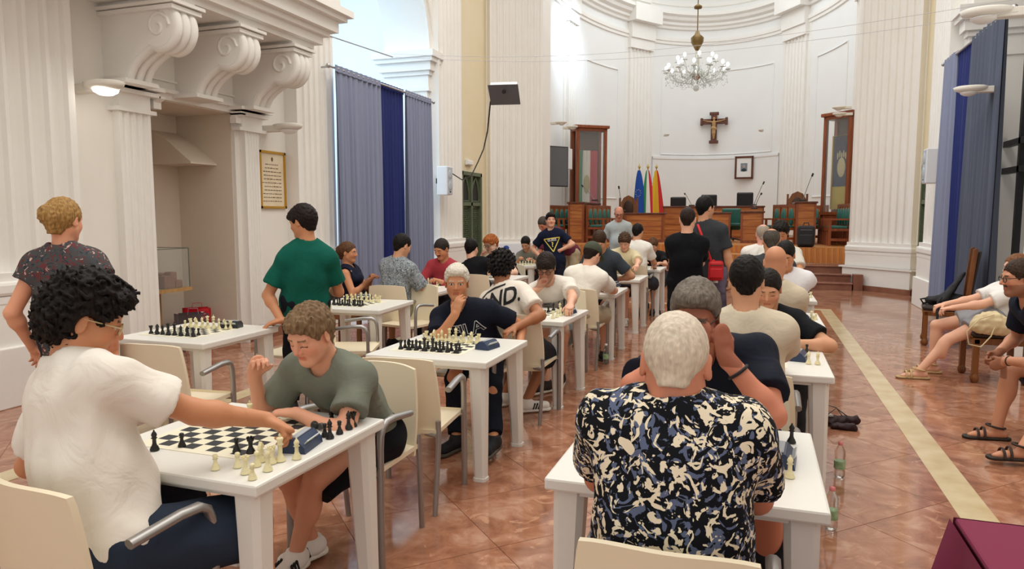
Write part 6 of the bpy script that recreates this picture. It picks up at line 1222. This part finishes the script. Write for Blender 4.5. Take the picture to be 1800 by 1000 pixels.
on_shirt('young man with dark fringe', True, -.06, -.08, rect(-.055, -.08, .055, .06), 'shirt_photo_print', pr_g); on_shirt('young man with dark fringe', True, .07, -.08, rect(-.06, -.08, .06, .06), 'shirt_photo_print', pr_l); on_shirt('young man with dark fringe', True, -.06, -.06, rect(-.03, -.03, .03, .03, 3), 'shirt_photo_detail', pr_d)
on_shirt('player in grey shirt', True, 0, .0, text_polys('BART', .085, bold=.002), 'shirt_lettering', pr_w)
tri = [(-.13, .06), (.13, .06), (0, -.16), (-.13, .06)]
on_shirt('boy in navy shirt', True, .0, -.08, stroke(tri, .008), 'shirt_triangle', pr_y); on_shirt('boy in navy shirt', True, .0, -.05, text_polys('GUESS', .052, bold=.001), 'shirt_lettering', pr_w); on_shirt('boy in navy shirt', True, .0, -.125, text_polys('?', .11, bold=.003), 'shirt_symbol', pr_y)
on_shirt('boy in grey green', True, .0, -.20, stroke([(-.075, -.06), (-.075, .06), (.075, .06), (.075, -.06)], .0022), 'shirt_print_frame', pr_l); on_shirt('boy in grey green', True, .012, -.22, rect(-.035, -.03, .035, .04, 4), 'shirt_print_block', pr_d)
I, _ = info('grey haired man in navy'); so = [c for c in I['root'].children if c.name.startswith('shirt')][0]; ctr = A3(1112, 668, 2.62)-I['O']; vd = np.array(_ray(1112, 668)[:]); vd = nrm(vd); surf(I['root'], so, ctr, vd, (RT.x, RT.y, 0), (0, 0, 1), text_polys('RT CLUB', .022, bold=.0004, sub=1), 'sleeve_lettering', pr_w)
# wristbands
def band(start, q, t, rad, name, m, w=.008):
    I, _ = info(start); a, b_ = I['E'][q], I['W'][q]; d = nrm(b_-a); c = a+(b_-a)*t-I['O']; x = nrm(np.cross(d, V(.3, .5, .8))); y = np.cross(d, x); ring = [tuple(c+x*rad*math.cos(k*math.pi/8)+y*rad*math.sin(k*math.pi/8)) for k in range(17)]; MB().tube(ring, w, 6).build(name, m, I['root'])
band('grey haired man in navy', 'L', .72, .036, 'wristband', pr_b, .006); band('man in navy shirt and sandals', 'L', .9, .031, 'wristband', mat('band_brown', H('3A2A22'), .6), .005)
# olive cap
I, _ = info('player with olive green cap'); C_, hr_, hf_, hz_, k_ = I['C'], I['hr'], I['hf'], I['hz'], I['hs']; cpm = cloth_mat('4A4F42'); G = Field(C_-.22, C_+.24, .007)
hq = lambda x, y, z: C_+(hr_*x+hf_*y+hz_*z)*k_
G.ell(hq(0, -.012, .04), (hr_, hf_, hz_), (.092*k_, .115*k_, .098*k_), .01); G.plane(hq(0, 0, .026), -nrm(hz_*1-hf_*.12)); P_, Q_ = G.net(); cp = link('cap', np_mesh('cap', P_-I['O'], Q_), cpm, I['root'])
G = Field(C_-.24, C_+.26, .007); G.ell(hq(0, .10, .034), (hr_, nrm(hf_-hz_*.25), nrm(hz_+hf_*.25)), (.075*k_, .085*k_, .008), .01); P_, Q_ = G.net(); link('brim', np_mesh('brim', P_-I['O'], Q_), cpm, cp)
# moustache is part of the face; red shoulder bag, cup
rb = mat('red_bag', H('C81E26'), .5, bump=(60, .2, .003)); I, _ = info('tall youth'); b0 = A3(1258, 474, 8.08); bgo = empty('shoulder_bag', tuple(b0), math.radians(10), 'red shoulder bag on the back of the tall youth', 'bag')
MB().box((-.08, -.05, -.12), (.08, .05, .10), None, .03).build('pouch', rb, bgo); MB().box((-.07, -.062, -.09), (.07, -.045, .02), None, .012).build('front_pocket', rb, bgo); MB().tube([(-.07, -.053, .05), (.07, -.053, .05)], .004, 5).build('zip', blk, bgo)
so = [c for c in I['root'].children if c.name.startswith('shirt')][0]; bvh = BVHTree.FromPolygons([v.co[:] for v in so.data.vertices], [p.vertices[:] for p in so.data.polygons]); st_pts = []
for k in range(12):
    px = 1224+(1252-1224)*k/11; py = 388+(464-388)*k/11; d = _ray(px, py).normalized(); hit = bvh.ray_cast(ORG-Vector(I['O']), d)
    if hit[0]: st_pts.append(hit[0]-d*.012+Vector(I['O'])-Vector(b0))
st_pts.append(Vector((-.02, -.02, .11)))
if len(st_pts) > 2: MB().tube(st_pts, .015, 6, flat=(tuple(_ray(1240, 420).normalized()), .35), M=Rz(math.radians(-10))).build('strap', rb, bgo)
cup = A3(1258, 497, 8.1); tag(MB().lathe([(.025, 0), (.034, .085), (.031, .085), (.023, .005), (0, .004)], 14).build('plastic_cup', mat('cup_white', (.8, .8, .8), .4), None, tuple(cup)), 'white plastic cup held beside the red bag', 'cup')
# sandals
def sandals(start, sm, stm):
    I, _ = info(start)
    for q in 'RL':
        a = I['A'][q]; d = I['FD'][q].copy(); d[2] = 0; d = nrm(d); sd = np.cross(d, V(0, 0, 1)); O = I['O']; G = Field(a-V(.26, .26, .13), a+V(.26, .26, .06), .008); zb = a[2]-.085
        G.cone(V(a[0], a[1], zb+.012)-d*.055, V(a[0], a[1], zb+.012)+d*.17, .040, .046, .02); G.plane(V(0, 0, zb+.022), V(0, 0, 1)); G.plane(V(0, 0, zb+.001), V(0, 0, -1)); p, q_ = G.net(); s_ = link('sandal', np_mesh('sandal', p-O, q_), sm, I['root'])
        z0 = V(a[0], a[1], zb+.02)-O; st = MB()
        for off, hgt, w_ in ((.125, .058, .045), (.085, .070, .045)): st.tube([tuple(z0+d*off+sd*w_*math.cos(t)+V(0, 0, hgt*math.sin(t)*.95)) for t in [math.pi*k/10 for k in range(11)]], .009, 6, flat=((0, 0, 1), .6))
        st.tube([tuple(z0+d*(.01+.055*math.cos(t))+sd*.042*math.sin(t)+V(0, 0, .075+.012*math.cos(t))) for t in [2*math.pi*k/16 for k in range(17)]], .008, 6); st.tube([tuple(z0-d*.045+V(0, 0, .0)), tuple(z0-d*.05+V(0, 0, .07))], .01, 6); st.build('strap', stm, s_)
sandals('man in navy shirt and sandals', mat('sandal_brown', H('2A211C'), .6), mat('sandal_strap_brown', H('3A2C24'), .7)); sandals('woman in white top', mat('sandal_tan', H('B89A70'), .6), mat('sandal_gold', H('C9B080'), .5))
# cream cloth bag on the woman's lap
b0 = A3(1742, 566, 7.66); cb_ = empty('cloth_bag', tuple(b0), 0, 'cream cloth bag with long strap on the seated woman\'s lap', 'bag'); G = Field((-.22, -.2, -.16), (.22, .2, .18), .011); G.ell((0, 0, 0), I3, (.14, .09, .10), .02); G.cone((-.1, 0, -.04), (.1, 0, -.05), .07, .07, .04); G.noise(.006, .06, 3); P_, Q_ = G.net(); cbm = cloth_mat('D8C7A0'); link('pouch', np_mesh('pouch', P_, Q_), cbm, cb_)
MB().tube([(.0, -.08, .08), (-.12, -.11, .04), (-.22, -.12, -.08), (-.2, -.12, -.2), (-.1, -.12, -.22), (-.02, -.1, -.12), (.02, -.08, .0)], .006, 6).build('strap', cbm, cb_)
# notice panel by the pier
p = at(897, 440, 13.6); np_ = empty('notice_panel', (p.x, p.y, 0), math.radians(15), 'white notice panel with a blue emblem before the left pier', 'sign'); MB().box((-.32, -.015, p.z-.25), (.32, .015, p.z+.14), None, .006).build('board', mat('panel_white', (.78, .79, .82), .5), np_); MB().sphere((-.08, -.017, p.z+.05), (.06, .003, .05), 10, 6).build('emblem', mat('emblem_blue', H('2F4A9A'), .6), np_)
for x in (-.25, .25): MB().tube([(x, 0, 0), (x, 0, p.z-.24)], .012, 6).build('leg', alu, np_)
# ---- make labels of look-alike chess men single each one out, by their order in the picture
byl = {}
for o in COL.objects:
    if o.get('category') == 'chess piece': byl.setdefault(o['label'], []).append(o)
ORD = ['leftmost', 'second', 'third', 'fourth', 'fifth', 'sixth', 'seventh', 'eighth']
for lb, os_ in byl.items():
    if len(os_) < 2: continue
    os_.sort(key=lambda o: (Vector(o.location)-ORG).dot(RT)/(Vector(o.location)-ORG).dot(FW))
    for i, o in enumerate(os_): o['label'] = (ORD[i]+(' from left ' if i else ' ')+lb.replace('plastic ', '') if len(os_) > 2 else ('left ', 'right ')[i]+lb.replace('plastic ', ''))
